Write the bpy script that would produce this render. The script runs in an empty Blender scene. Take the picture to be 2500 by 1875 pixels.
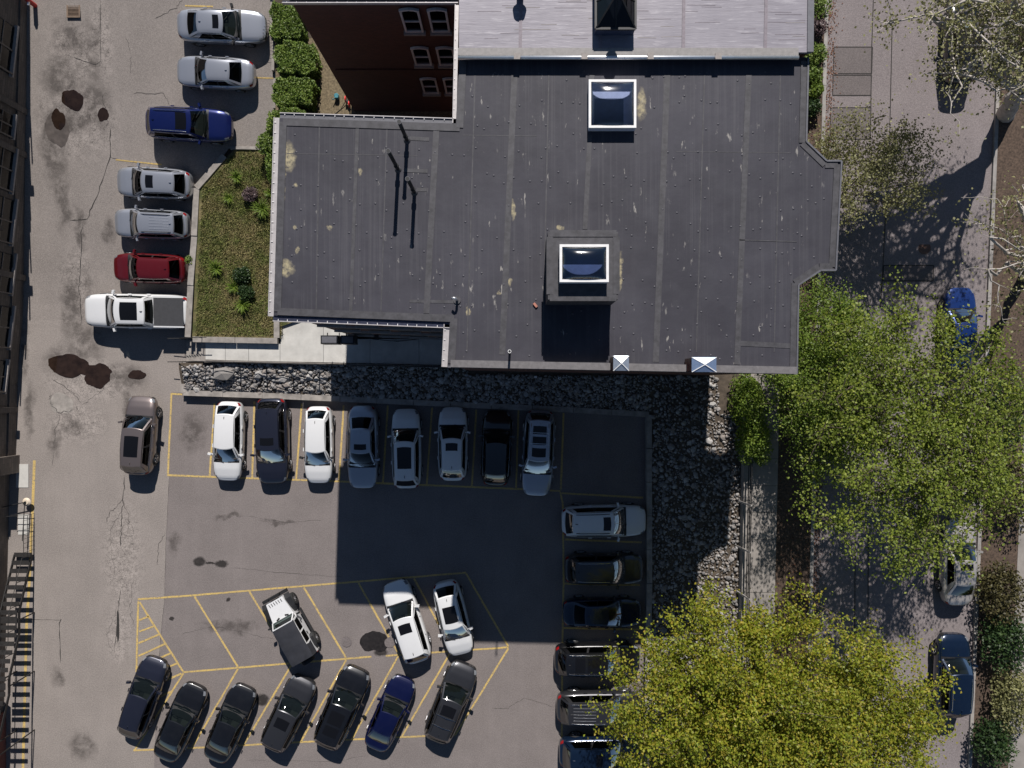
import bpy, math, random
import numpy as np
from mathutils import Vector, Matrix

# ------------------------------------------------------------------ camera
SC = bpy.context.scene
COL = SC.collection
CH = 44.6            # camera height above the parking lot
F = 1736.0           # focal length in photograph pixels (2500 wide)
cam_d = bpy.data.cameras.new('camera'); cam = bpy.data.objects.new('camera', cam_d); COL.objects.link(cam)
cam.location = (0, 0, CH); cam.rotation_euler = (0, 0, 0)
cam_d.sensor_width = 36.0; cam_d.lens = 36.0 * F / 2500.0
cam_d.clip_start = 0.1; cam_d.clip_end = 2000
SC.camera = cam

# ------------------------------------------------------------------ sky, sun, exposure
SUN_DIR = Vector((-0.055, -1.13, -1.0)).normalized()       # direction the light travels
SUN_EL = math.asin(-SUN_DIR.z)
w = bpy.data.worlds.new('World'); SC.world = w; w.use_nodes = True
wn = w.node_tree; bg = wn.nodes['Background']
sky = wn.nodes.new('ShaderNodeTexSky'); sky.sky_type = 'NISHITA'; sky.sun_disc = False
sky.sun_elevation = SUN_EL; sky.sun_rotation = math.atan2(-SUN_DIR.x, -SUN_DIR.y)
sky.air_density = 0.9; sky.dust_density = 0.0; sky.ozone_density = 2.0
wn.links.new(sky.outputs[0], bg.inputs[0]); bg.inputs[1].default_value = 0.05
sl = bpy.data.lights.new('sun', 'SUN'); so = bpy.data.objects.new('sun', sl); COL.objects.link(so)
sl.energy = 5.0; sl.angle = math.radians(0.5); sl.color = (1.0, 0.955, 0.915)
so.rotation_euler = SUN_DIR.to_track_quat('-Z', 'Y').to_euler(); so.location = (0, 0, 60)
SC.view_settings.view_transform = 'Standard'; SC.view_settings.look = 'None'
SC.view_settings.exposure = 0.18; SC.view_settings.gamma = 1.0; SC.view_settings.use_curve_mapping = False
SC.render.engine = 'CYCLES'
try:
    SC.cycles.use_denoising = True; SC.cycles.denoiser = 'OPENIMAGEDENOISE'
    SC.cycles.transparent_max_bounces = 16; SC.cycles.max_bounces = 8
    SC.cycles.sample_clamp_indirect = 4.0
except Exception:
    pass
random.seed(7); RNG = np.random.default_rng(11)

# ------------------------------------------------------------------ helpers
def P(px, py, z=0.0):
    d = CH - z
    return ((px - 1250.0) / F * d, (937.5 - py) / F * d, z)

def sstep(a, b, x):
    t = min(1, max(0, (x - a) / (b - a))); return t * t * (3 - 2 * t)

def zdrive(y):                       # the drive climbs to the north
    t = y - 3.5
    if t <= 0: return 0.0
    z = 0.15 * t * t / (t + 1.5)
    return min(z, 3.2)

def zstreet(y):
    return 1.5 + (min(max(y, -40), 45) + 23) * 0.062

def Pz(px, py, zf, off=0.0):
    z = 0.0
    for _ in range(8):
        x, y, _z = P(px, py, z + off); z = zf(y)
    return P(px, py, z + off)

class MB:
    def __init__(s): s.v = []; s.f = []; s.m = []
    def add(s, vs, fs, mi=0):
        b = len(s.v); s.v += [tuple(v) for v in vs]
        for f in fs: s.f.append(tuple(i + b for i in f)); s.m.append(mi)
        return s
    def box(s, c, d, rz=0.0, mi=0, taper=1.0):
        cs, sn = math.cos(rz), math.sin(rz); vs = []
        for z in (-1, 1):
            k = taper if z > 0 else 1.0
            for x, y in ((-1, -1), (1, -1), (1, 1), (-1, 1)):
                X, Y = x * d[0] / 2 * k, y * d[1] / 2 * k
                vs.append((c[0] + X * cs - Y * sn, c[1] + X * sn + Y * cs, c[2] + z * d[2] / 2))
        return s.add(vs, [(3, 2, 1, 0), (4, 5, 6, 7), (0, 1, 5, 4), (1, 2, 6, 5), (2, 3, 7, 6), (3, 0, 4, 7)], mi)
    def prism(s, poly, z0, z1, mi=0):
        a = sum(poly[i][0] * poly[(i + 1) % len(poly)][1] - poly[(i + 1) % len(poly)][0] * poly[i][1] for i in range(len(poly)))
        if a < 0: poly = poly[::-1]
        n = len(poly)
        vs = [(p[0], p[1], z0) for p in poly] + [(p[0], p[1], z1) for p in poly]
        fs = [tuple(range(n - 1, -1, -1)), tuple(range(n, 2 * n))] + [(i, (i + 1) % n, n + (i + 1) % n, n + i) for i in range(n)]
        return s.add(vs, fs, mi)
    def bar(s, a, b, wd, h, mi=0):               # box between two points, width wd, height h (z centred)
        a = Vector(a); b = Vector(b); d = b - a; L = d.length
        if L < 1e-6: return s
        d.normalize(); up = Vector((0, 0, 1))
        if abs(d.z) > 0.95: up = Vector((0, 1, 0))
        r = d.cross(up).normalized(); u = r.cross(d)
        vs = []
        for q in (a, b):
            for x, y in ((-1, -1), (1, -1), (1, 1), (-1, 1)):
                vs.append(q + r * x * wd / 2 + u * y * h / 2)
        return s.add(vs, [(0, 1, 2, 3), (7, 6, 5, 4), (1, 0, 4, 5), (2, 1, 5, 6), (3, 2, 6, 7), (0, 3, 7, 4)], mi)
    def tube(s, pts, r, n=8, mi=0, cap=True):
        pts = [Vector(p) for p in pts]; m = len(pts)
        rs = r if isinstance(r, (list, tuple)) else [r] * m
        vs = []; prev = None
        for i, p in enumerate(pts):
            t = (pts[min(i + 1, m - 1)] - pts[max(i - 1, 0)])
            if t.length < 1e-9: t = Vector((0, 0, 1))
            t.normalize()
            if prev is None:
                ref = Vector((1, 0, 0)) if abs(t.x) < 0.9 else Vector((0, 1, 0))
                u = (ref - t * ref.dot(t)).normalized()
            else:
                u = prev - t * prev.dot(t)
                u = u.normalized() if u.length > 1e-6 else t.orthogonal().normalized()
            prev = u; v = t.cross(u)
            for k in range(n):
                a = 2 * math.pi * k / n
                vs.append(p + (u * math.cos(a) + v * math.sin(a)) * rs[i])
        fs = []
        for i in range(m - 1):
            for k in range(n):
                fs.append((i * n + k, i * n + (k + 1) % n, (i + 1) * n + (k + 1) % n, (i + 1) * n + k))
        if cap:
            fs.append(tuple(range(n - 1, -1, -1))); fs.append(tuple((m - 1) * n + k for k in range(n)))
        return s.add(vs, fs, mi)
    def cyl(s, c, r, h, n=16, mi=0, r2=None):
        return s.tube([c, (c[0], c[1], c[2] + h)], [r, r if r2 is None else r2], n, mi)
    def grid(s, fn, nu, nv, mi=0, flip=False):
        vs = [fn(i / nu, j / nv) for i in range(nu + 1) for j in range(nv + 1)]
        fs = []
        for i in range(nu):
            for j in range(nv):
                a = i * (nv + 1) + j; q = (a, a + nv + 1, a + nv + 2, a + 1)
                fs.append(q[::-1] if flip else q)
        return s.add(vs, fs, mi)
    def mesh(s, name, smooth=False):
        me = bpy.data.meshes.new(name); me.from_pydata(s.v, [], s.f)
        if any(s.m): me.polygons.foreach_set('material_index', s.m)
        if smooth: me.polygons.foreach_set('use_smooth', [True] * len(s.f))
        me.update(); return me

def link(name, me, mats, parent=None, world=True, loc=None):
    o = bpy.data.objects.new(name, me); COL.objects.link(o)
    if not isinstance(mats, (list, tuple)): mats = [mats]
    if me is not None and len(me.materials) == 0:
        for m in mats: me.materials.append(m)
    if loc is not None: o.location = loc
    if parent is not None:
        o.parent = parent
        if world: o.matrix_parent_inverse = (wmat(parent)).inverted()
    return o

def wmat(o):
    m = Matrix.LocRotScale(o.location, o.rotation_euler, o.scale)
    if o.parent is not None: m = wmat(o.parent) @ o.matrix_parent_inverse @ m
    return m

def ob(name, mb, mats, parent=None, smooth=False, world=True):
    return link(name, mb.mesh(name, smooth), mats, parent, world)

def tag(o, label=None, cat=None, group=None, kind=None):
    if label: o['label'] = label
    if cat: o['category'] = cat
    if group: o['group'] = group
    if kind: o['kind'] = kind
    return o

def empty(name, loc, label, cat, group=None, rz=0.0):
    o = bpy.data.objects.new(name, None); COL.objects.link(o); o.location = loc; o.rotation_euler = (0, 0, rz)
    o.empty_display_size = 0.3
    return tag(o, label, cat, group)

def quads_mesh(name, V):            # V: (n,4,3) array of separate quads
    n = V.shape[0]; me = bpy.data.meshes.new(name)
    me.vertices.add(n * 4); me.vertices.foreach_set('co', V.reshape(-1).astype(np.float32))
    me.loops.add(n * 4); me.loops.foreach_set('vertex_index', np.arange(n * 4, dtype=np.int32))
    me.polygons.add(n); me.polygons.foreach_set('loop_start', np.arange(0, n * 4, 4, dtype=np.int32))
    try: me.polygons.foreach_set('loop_total', np.full(n, 4, dtype=np.int32))
    except Exception: pass
    me.update(calc_edges=True); me.validate(); return me

# ------------------------------------------------------------------ materials
class NT:
    def __init__(s, name):
        s.mat = bpy.data.materials.new(name); s.mat.use_nodes = True
        s.t = s.mat.node_tree; s.b = s.t.nodes['Principled BSDF']; s.out = s.t.nodes['Material Output']
        s._pos = None
    def n(s, ty, **kw):
        q = s.t.nodes.new(ty)
        for k, v in kw.items(): setattr(q, k, v)
        return q
    def l(s, a, b): s.t.links.new(a, b)
    def put(s, sock, v):
        if hasattr(v, 'is_output') or isinstance(v, bpy.types.NodeSocket): s.l(v, sock)
        else: sock.default_value = v
    @property
    def pos(s):
        if s._pos is None: s._pos = s.n('ShaderNodeNewGeometry').outputs['Position']
        return s._pos
    def math(s, op, a, b=None, c=None, clamp=False):
        q = s.n('ShaderNodeMath', operation=op, use_clamp=clamp); s.put(q.inputs[0], a)
        if b is not None: s.put(q.inputs[1], b)
        if c is not None: s.put(q.inputs[2], c)
        return q.outputs[0]
    def vm(s, op, a, b=None):
        q = s.n('ShaderNodeVectorMath', operation=op); s.put(q.inputs[0], a)
        if b is not None: s.put(q.inputs[1], b)
        return q.outputs['Value'] if op == 'LENGTH' else q.outputs[0]
    def noise(s, scale, detail=4.0, rough=0.55, vec=None, col=False, dist=0.0):
        q = s.n('ShaderNodeTexNoise'); s.l(s.pos if vec is None else vec, q.inputs['Vector'])
        q.inputs['Scale'].default_value = scale; q.inputs['Detail'].default_value = detail
        q.inputs['Roughness'].default_value = rough; q.inputs['Distortion'].default_value = dist
        return q.outputs['Color' if col else 'Fac']
    def vor(s, scale, feature='DISTANCE_TO_EDGE', vec=None):
        q = s.n('ShaderNodeTexVoronoi', feature=feature); s.l(s.pos if vec is None else vec, q.inputs['Vector'])
        q.inputs['Scale'].default_value = scale
        return q.outputs['Distance']
    def rng(s, v, a, b, c=0.0, d=1.0):
        q = s.n('ShaderNodeMapRange', clamp=True); s.l(v, q.inputs[0])
        for i, x in enumerate((a, b, c, d)): q.inputs[i + 1].default_value = x
        return q.outputs[0]
    def mix(s, f, a, b, mode='MIX'):
        q = s.n('ShaderNodeMix', data_type='RGBA', blend_type=mode)
        s.put(q.inputs[0], f)
        s.put(q.inputs[6], c4(a)); s.put(q.inputs[7], c4(b))
        return q.outputs[2]
    def bump(s, h, strength=0.3, dist=0.02):
        q = s.n('ShaderNodeBump'); q.inputs['Strength'].default_value = strength; q.inputs['Distance'].default_value = dist
        s.l(h, q.inputs['Height']); s.l(q.outputs[0], s.b.inputs['Normal']); return q
    def set(s, **kw):
        for k, v in kw.items(): s.put(s.b.inputs[k.replace('_', ' ')], c4(v) if 'Color' in k else v)
        return s.mat
    def blobs(s, lst, warp=0.35, wscale=1.2, soft=0.2):
        nv = s.noise(wscale, 4.0, 0.6, col=True)
        d = s.vm('MULTIPLY', s.vm('SUBTRACT', nv, (0.5, 0.5, 0.5)), (warp * 2, warp * 2, 0))
        p = s.vm('ADD', s.pos, d); acc = None
        for (x, y, rx, ry) in lst:
            q = s.vm('MULTIPLY', s.vm('SUBTRACT', p, (x, y, 0)), (1 / rx, 1 / ry, 0))
            m = s.rng(s.vm('LENGTH', q), 1.0, 1.0 - soft)
            acc = m if acc is None else s.math('MAXIMUM', acc, m)
        return acc

def c4(v):
    if isinstance(v, (tuple, list)) and len(v) == 3: return (v[0], v[1], v[2], 1.0)
    return v

def plain(name, col, rough=0.6, metal=0.0, var=0.15, scale=6.0, coat=0.0, bump=0.0, spec=0.5):
    t = NT(name)
    if var > 0:
        n = t.rng(t.noise(scale, 5.0, 0.6), 0.3, 0.7)
        c = t.mix(n, tuple(x * (1 - var) for x in col), tuple(min(1, x * (1 + var)) for x in col))
    else: c = col
    t.set(Base_Color=c, Roughness=rough, Metallic=metal)
    t.b.inputs['Specular IOR Level'].default_value = spec
    if coat: t.b.inputs['Coat Weight'].default_value = coat; t.b.inputs['Coat Roughness'].default_value = 0.03
    if bump: t.bump(t.noise(scale * 4, 6.0, 0.6), bump, 0.02)
    return t.mat

def asphalt(name, base, stains=None, oil=None, wear=None, crack=0.0, patch_scale=0.35):
    t = NT(name)
    big = t.rng(t.noise(patch_scale, 6.0, 0.6), 0.35, 0.65)
    st = t.vm('MULTIPLY', t.pos, (2.2, 0.22, 1.0))
    streak = t.rng(t.noise(1.0, 5.0, 0.6, vec=st), 0.35, 0.65)
    fine = t.rng(t.noise(8.0, 4.0, 0.75), 0.36, 0.62)
    speck = t.rng(t.noise(17.0, 2.0, 0.8), 0.40, 0.68)
    c = t.mix(big, tuple(x * 0.84 for x in base), tuple(x * 1.12 for x in base))
    c = t.mix(t.math('MULTIPLY', streak, 0.30), c, tuple(x * 0.72 for x in base))
    c = t.mix(t.math('MULTIPLY', fine, 0.45), c, tuple(x * 0.7 for x in base))
    c = t.mix(t.math('MULTIPLY', speck, 0.5), c, tuple(x * 1.75 for x in base))
    rough = 0.85
    if wear:
        m = t.blobs(wear, 0.5, 0.9, 0.5)
        m2 = t.math('MULTIPLY', m, t.rng(t.noise(2.3, 5.0, 0.7), 0.42, 0.6))
        c = t.mix(t.math('MULTIPLY', m2, 0.55), c, tuple(x * 1.7 for x in base))
        vr = t.rng(t.vor(5.5, vec=t.vm('ADD', t.pos, t.vm('MULTIPLY', t.noise(4.0, 3.0, col=True), (0.25, 0.25, 0)))), 0.05, 0.0)
        c = t.mix(t.math('MULTIPLY', t.math('MULTIPLY', m, vr), 0.7), c, (0.03, 0.027, 0.025))
    if stains:
        m = t.blobs(stains, 0.8, 0.8, 0.55)
        m = t.math('MULTIPLY', m, t.rng(t.noise(1.4, 6.0, 0.7), 0.34, 0.58))
        c = t.mix(t.math('MULTIPLY', m, 0.7), c, (0.050, 0.042, 0.038))
    if oil:
        m = t.blobs(oil, 0.16, 3.0, 0.35)
        c = t.mix(t.math('MULTIPLY', m, t.rng(t.noise(4.0, 5.0, 0.7), 0.2, 0.5, 0.7, 0.95)), c, (0.022, 0.019, 0.018))
    h = t.math('ADD', t.noise(30.0, 3.0, 0.7), t.math('MULTIPLY', t.noise(3.0, 4.0), 0.6))
    t.bump(h, 0.5, 0.012)
    t.b.inputs['Specular IOR Level'].default_value = 0.25
    return t.set(Base_Color=c, Roughness=rough)

def brick_mat(name, c1, c2, mortar, axis='x', scale=1.0):
    t = NT(name)
    sep = t.n('ShaderNodeSeparateXYZ'); t.l(t.pos, sep.inputs[0])
    cmb = t.n('ShaderNodeCombineXYZ')
    t.l(t.math('ADD', sep.outputs[0], sep.outputs[1]), cmb.inputs[0]); t.l(sep.outputs[2], cmb.inputs[1])
    q = t.n('ShaderNodeTexBrick'); t.l(cmb.outputs[0], q.inputs['Vector'])
    q.inputs['Color1'].default_value = c4(c1); q.inputs['Color2'].default_value = c4(c2); q.inputs['Mortar'].default_value = c4(mortar)
    q.inputs['Scale'].default_value = 1.0 * scale; q.inputs['Brick Width'].default_value = 0.22; q.inputs['Row Height'].default_value = 0.075
    q.inputs['Mortar Size'].default_value = 0.006
    n = t.rng(t.noise(0.9, 6.0, 0.6), 0.3, 0.7)
    c = t.mix(t.math('MULTIPLY', n, 0.4), q.outputs['Color'], tuple(x * 0.55 for x in c1))
    t.bump(t.math('MULTIPLY', q.outputs['Fac'], -1.0), 0.5, 0.01)
    return t.set(Base_Color=c, Roughness=0.85)

def glass(name, tint, rough=0.02, refl=1.0, ior=1.52):
    t = NT(name); t.t.nodes.remove(t.b)
    tr = t.n('ShaderNodeBsdfTransparent'); tr.inputs[0].default_value = c4(tint)
    gl = t.n('ShaderNodeBsdfGlossy'); gl.inputs['Roughness'].default_value = rough; gl.inputs[0].default_value = (refl, refl, refl, 1)
    fr = t.n('ShaderNodeFresnel'); fr.inputs[0].default_value = ior
    mx = t.n('ShaderNodeMixShader'); t.l(fr.outputs[0], mx.inputs[0]); t.l(tr.outputs[0], mx.inputs[1]); t.l(gl.outputs[0], mx.inputs[2])
    t.l(mx.outputs[0], t.out.inputs[0]); return t.mat

def leaf_mat(name, cols, trans=0.45, rough=0.5):
    t = NT(name)
    g = t.n('ShaderNodeNewGeometry'); r = t.n('ShaderNodeValToRGB'); t.l(g.outputs['Random Per Island'], r.inputs[0])
    cr = r.color_ramp
    while len(cr.elements) < len(cols): cr.elements.new(0.5)
    for i, c in enumerate(cols):
        cr.elements[i].position = i / max(1, len(cols) - 1); cr.elements[i].color = c4(c)
    n = t.rng(t.noise(0.55, 3.0), 0.35, 0.65)
    c = t.mix(t.math('MULTIPLY', n, 0.5), r.outputs[0], tuple(x * 0.75 for x in cols[0]))
    t.set(Base_Color=c, Roughness=rough)
    t.b.inputs['Specular IOR Level'].default_value = 0.35
    tl = t.n('ShaderNodeBsdfTranslucent'); t.l(c, tl.inputs[0])
    mx = t.n('ShaderNodeMixShader'); mx.inputs[0].default_value = trans
    t.l(t.b.outputs[0], mx.inputs[1]); t.l(tl.outputs[0], mx.inputs[2]); t.l(mx.outputs[0], t.out.inputs[0])
    return t.mat

def paint(name, col, metal=0.0, rough=0.35, coat=1.0):
    t = NT(name)
    dust = t.rng(t.noise(2.5, 5.0, 0.6), 0.45, 0.75)
    c = t.mix(t.math('MULTIPLY', dust, 0.10), col, tuple(x * 0.8 + 0.03 for x in col))
    t.set(Base_Color=c, Metallic=metal, Roughness=rough)
    t.b.inputs['Coat Weight'].default_value = coat; t.b.inputs['Coat Roughness'].default_value = 0.05
    return t.mat

def pw(px, py, rx, ry, z=0.0):       # photo pixel blob -> world blob
    x, y, _ = Pz(px, py, zdrive) if px < 1200 else P(px, py, z)
    k = CH / F
    return (x, y, rx * k, ry * k)

M = {}
M['drive'] = asphalt('worn asphalt', (0.238, 0.210, 0.190),
    stains=[pw(170, 90, 45, 60), pw(150, 190, 60, 60), pw(225, 130, 22, 90), pw(215, 250, 70, 60), pw(130, 360, 40, 110), pw(150, 490, 25, 90), pw(178, 290, 110, 45),
            pw(175, 760, 30, 110), pw(150, 880, 60, 50), pw(210, 840, 60, 60), pw(300, 920, 80, 45), pw(310, 985, 22, 60), pw(70, 1000, 18, 90), pw(130, 1080, 22, 60),
            pw(180, 1040, 40, 30), pw(60, 860, 14, 80), pw(265, 560, 20, 40), pw(195, 560, 16, 60), pw(210, 700, 20, 50), pw(200, 1820, 40, 50), pw(140, 1650, 20, 30)],
    wear=[pw(190, 290, 120, 120), pw(175, 130, 70, 90), pw(215, 930, 130, 70), pw(190, 1030, 90, 60), pw(300, 1360, 60, 170), pw(290, 1550, 40, 90), pw(190, 690, 50, 110), pw(250, 100, 30, 120)])
M['lot'] = asphalt('lot asphalt', (0.180, 0.157, 0.148),
    stains=[pw(425, 1330, 20, 32), pw(470, 1060, 40, 60), pw(680, 1270, 50, 8), pw(560, 1260, 40, 8), pw(560, 1530, 90, 20)],
    oil=[pw(487, 1371, 18, 14), pw(541, 1376, 19, 10), pw(514, 1375, 16, 4), pw(557, 1463, 7, 6), pw(419, 1510, 6, 6), pw(640, 1708, 20, 16), pw(930, 1592, 20, 12)], patch_scale=0.5)
M['street'] = asphalt('street asphalt', (0.215, 0.187, 0.185), patch_scale=0.3)
M['patch'] = asphalt('patched asphalt', (0.150, 0.130, 0.126), patch_scale=0.6)
M['crack'] = plain('crack tar', (0.028, 0.025, 0.023), 0.9, var=0.3)
M['puddle'] = plain('muddy water', (0.024, 0.0145, 0.0105), 0.06, var=0.4, scale=2.0, spec=0.5)
M['wet'] = plain('wet patch', (0.085, 0.070, 0.062), 0.6, var=0.4, scale=2.0)
M['oil'] = plain('oil stain', (0.022, 0.019, 0.018), 0.35, var=0.4, scale=5.0)
M['yellow'] = None
t = NT('worn yellow paint'); n_ = t.rng(t.noise(9.0, 6.0, 0.75), 0.36, 0.5); n2_ = t.rng(t.noise(0.7, 3.0), 0.35, 0.6)
t.set(Base_Color=t.mix(t.math('MULTIPLY', n_, t.math('ADD', 0.72, t.math('MULTIPLY', n2_, 0.28))), (0.20, 0.165, 0.12), (0.56, 0.395, 0.125)), Roughness=0.8); M['yellow'] = t.mat
M['concrete'] = plain('pale concrete', (0.48, 0.465, 0.43), 0.85, var=0.14, scale=1.6, bump=0.15)
M['oldconc'] = plain('weathered concrete', (0.27, 0.245, 0.22), 0.9, var=0.3, scale=2.2, bump=0.3)
M['kerb'] = plain('granite kerb', (0.30, 0.28, 0.26), 0.8, var=0.25, scale=2.0)
M['sidewalk'] = plain('sidewalk concrete', (0.27, 0.245, 0.22), 0.88, var=0.2, scale=1.2, bump=0.2)
M['dirt'] = plain('leaf littered soil', (0.088, 0.060, 0.043), 0.95, var=0.55, scale=9.0, bump=0.6)
M['earth'] = plain('bare earth', (0.085, 0.066, 0.048), 0.95, var=0.4, scale=3.0, bump=0.5)
t = NT('lawn soil'); n_ = t.rng(t.noise(1.3, 5.0, 0.6), 0.4, 0.62); n2_ = t.rng(t.noise(14.0, 4.0), 0.35, 0.65)
t.set(Base_Color=t.mix(t.math('MULTIPLY', n2_, 0.5), t.mix(n_, (0.075, 0.085, 0.022), (0.21, 0.165, 0.078)), (0.035, 0.035, 0.012)), Roughness=0.95); t.bump(t.noise(18.0, 4.0), 0.8, 0.05); M['lawn'] = t.mat
M['brick'] = brick_mat('dark red brick', (0.130, 0.050, 0.036), (0.085, 0.036, 0.028), (0.085, 0.062, 0.052))
M['facade'] = brick_mat('grey brown stone', (0.165, 0.135, 0.112), (0.105, 0.088, 0.075), (0.08, 0.07, 0.06), scale=0.4)
M['redbrick'] = brick_mat('maroon brick', (0.22, 0.065, 0.045), (0.16, 0.05, 0.036), (0.12, 0.08, 0.07))
M['stone'] = plain('field stone', (0.27, 0.255, 0.24), 0.85, var=0.0)
t = NT('field stone'); g = t.n('ShaderNodeObjectInfo'); gi = t.n('ShaderNodeNewGeometry')
rr = t.math('FRACT', t.math('ADD', g.outputs['Random'], gi.outputs['Random Per Island']))
ramp = t.n('ShaderNodeValToRGB'); t.l(rr, ramp.inputs[0]); cr = ramp.color_ramp
cr.elements[0].color = (0.115, 0.11, 0.11, 1); cr.elements[1].color = (0.43, 0.41, 0.385, 1)
for p_, c_ in ((0.35, (0.24, 0.225, 0.21, 1)), (0.6, (0.29, 0.25, 0.22, 1)), (0.8, (0.36, 0.35, 0.34, 1))):
    e = cr.elements.new(p_); e.color = c_
t.set(Base_Color=t.mix(t.math('MULTIPLY', t.rng(t.noise(12.0, 4.0), 0.3, 0.7), 0.35), ramp.outputs[0], (0.13, 0.12, 0.11)), Roughness=0.85); t.bump(t.noise(20.0, 4.0), 0.4, 0.02); M['stone'] = t.mat
M['white'] = plain('white painted metal', (0.78, 0.77, 0.75), 0.4, var=0.06)
M['oldframe'] = plain('aged window frame', (0.15, 0.125, 0.105), 0.7, var=0.2)
M['gutter'] = plain('pale gutter metal', (0.50, 0.47, 0.46), 0.35, metal=0.2, var=0.12)
M['gutter_shade'] = plain('gutter shade blue', (0.05, 0.055, 0.085), 0.25, metal=0.3, var=0.2)  # shade and reflected sky in the gutters put into this dark blue
M['trim'] = plain('grey roof flashing', (0.115, 0.115, 0.128), 0.5, metal=0.1, var=0.15)
M['galv'] = plain('bright galvanised metal', (0.80, 0.80, 0.81), 0.42, metal=0.95, var=0.08)
M['sheet'] = plain('sheet metal cap', (0.46, 0.51, 0.58), 0.3, metal=0.6, var=0.12)
M['black'] = plain('black metal', (0.012, 0.012, 0.013), 0.5, var=0.2)
M['iron'] = plain('dark iron', (0.022, 0.02, 0.019), 0.6, var=0.3)
M['plastic'] = plain('black plastic', (0.014, 0.014, 0.015), 0.55, var=0.1)
M['rubber'] = plain('tyre rubber', (0.016, 0.016, 0.016), 0.85, var=0.15)
M['rim'] = plain('alloy rim', (0.42, 0.42, 0.43), 0.3, metal=0.9, var=0.1)
M['chrome'] = plain('bright trim', (0.72, 0.72, 0.73), 0.18, metal=1.0, var=0.0)
M['interior'] = plain('dark cabin trim', (0.035, 0.034, 0.034), 0.8, var=0.2)
M['seat'] = plain('grey seat cloth', (0.075, 0.07, 0.066), 0.85, var=0.2)
M['glass'] = glass('windscreen glass', (0.40, 0.47, 0.45), refl=0.62)
M['tint'] = glass('tinted glass', (0.10, 0.115, 0.115), refl=0.2)
M['panoglass'] = plain('black roof glass', (0.006, 0.006, 0.007), 0.04, var=0.0)
M['lamp'] = plain('clear lamp lens', (0.20, 0.21, 0.225), 0.10, metal=0.2, var=0.3)
M['red_lens'] = plain('red lamp lens', (0.22, 0.006, 0.007), 0.15, var=0.0)
M['pane'] = glass('window pane', (0.12, 0.13, 0.14))
M['darkroom'] = plain('dark room', (0.012, 0.012, 0.014), 0.8, var=0.0)
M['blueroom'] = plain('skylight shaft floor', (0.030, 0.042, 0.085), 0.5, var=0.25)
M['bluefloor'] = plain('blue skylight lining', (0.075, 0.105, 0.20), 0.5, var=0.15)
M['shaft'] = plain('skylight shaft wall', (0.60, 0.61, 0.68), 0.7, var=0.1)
M['dome'] = glass('skylight dome', (0.72, 0.78, 0.92), 0.09, 1.0, 2.3)
M['brickloose'] = plain('loose red brick', (0.40, 0.17, 0.12), 0.8, var=0.2)
M['sill'] = plain('stone sill', (0.30, 0.27, 0.25), 0.8, var=0.15)
M['winframe'] = plain('white window frame', (0.60, 0.58, 0.56), 0.6, var=0.1)
# ------------------------------------------------------------------ roof materials
ZR = 14.6                                   # main roof height
def rb(px, py, rx, ry):
    x, y, _ = P(px, py, ZR); k = (CH - ZR) / F
    return (x, y, rx * k, ry * k)

t = NT('dark roof membrane')
big = t.rng(t.noise(0.22, 5.0, 0.55), 0.35, 0.65)
lines = t.rng(t.noise(1.0, 3.0, 0.65, vec=t.vm('MULTIPLY', t.pos, (9.0, 0.10, 1))), 0.48, 0.66)
lmask = t.rng(t.noise(0.30, 3.0), 0.36, 0.58)
blot = t.rng(t.noise(0.9, 5.0, 0.6), 0.45, 0.75)
scuff = t.rng(t.noise(1.0, 4.0, 0.6, vec=t.vm('MULTIPLY', t.pos, (5.0, 1.4, 1))), 0.655, 0.72)
smask = t.rng(t.noise(0.35, 2.0), 0.42, 0.55)
cl = t.rng(t.noise(2.2, 5.0, 0.7), 0.4, 0.7)
c = t.mix(big, (0.036, 0.0345, 0.043), (0.052, 0.050, 0.062))
c = t.mix(t.math('MULTIPLY', cl, 0.25), c, (0.030, 0.029, 0.036))
c = t.mix(t.math('MULTIPLY', blot, 0.22), c, (0.085, 0.085, 0.095))
c = t.mix(t.math('MULTIPLY', t.math('MULTIPLY', lines, lmask), 0.26), c, (0.110, 0.106, 0.112))
c = t.mix(t.math('MULTIPLY', t.math('MULTIPLY', scuff, smask), 0.8), c, (0.34, 0.32, 0.29))
yel = t.blobs([rb(705, 385, 20, 42), rb(690, 440, 7, 60), rb(696, 655, 26, 22), rb(676, 690, 5, 40), rb(1252, 510, 6, 30), rb(1566, 255, 14, 45), rb(1514, 665, 7, 55), rb(1244, 690, 7, 11), rb(1221, 714, 4, 6), rb(1142, 760, 5, 12), rb(880, 420, 6, 14), rb(725, 610, 7, 10), rb(1368, 555, 10, 7), rb(805, 555, 7, 9), rb(720, 555, 5, 6), rb(722, 452, 6, 6)], 0.22, 2.2, 0.45)
c = t.mix(t.math('MULTIPLY', yel, t.rng(t.noise(5.0, 4.0, 0.7), 0.3, 0.6)), c, (0.36, 0.31, 0.19))
drk = t.blobs([rb(1610, 896, 50, 4)], 0.1, 2.0, 0.3)
c = t.mix(t.math('MULTIPLY', drk, 0.8), c, (0.03, 0.028, 0.02))
t.bump(t.math('ADD', t.noise(0.8, 4.0), t.math('MULTIPLY', lines, 0.10)), 0.35, 0.06)
t.b.inputs['Specular IOR Level'].default_value = 0.3
M['roof'] = t.set(Base_Color=c, Roughness=0.62)

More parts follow.
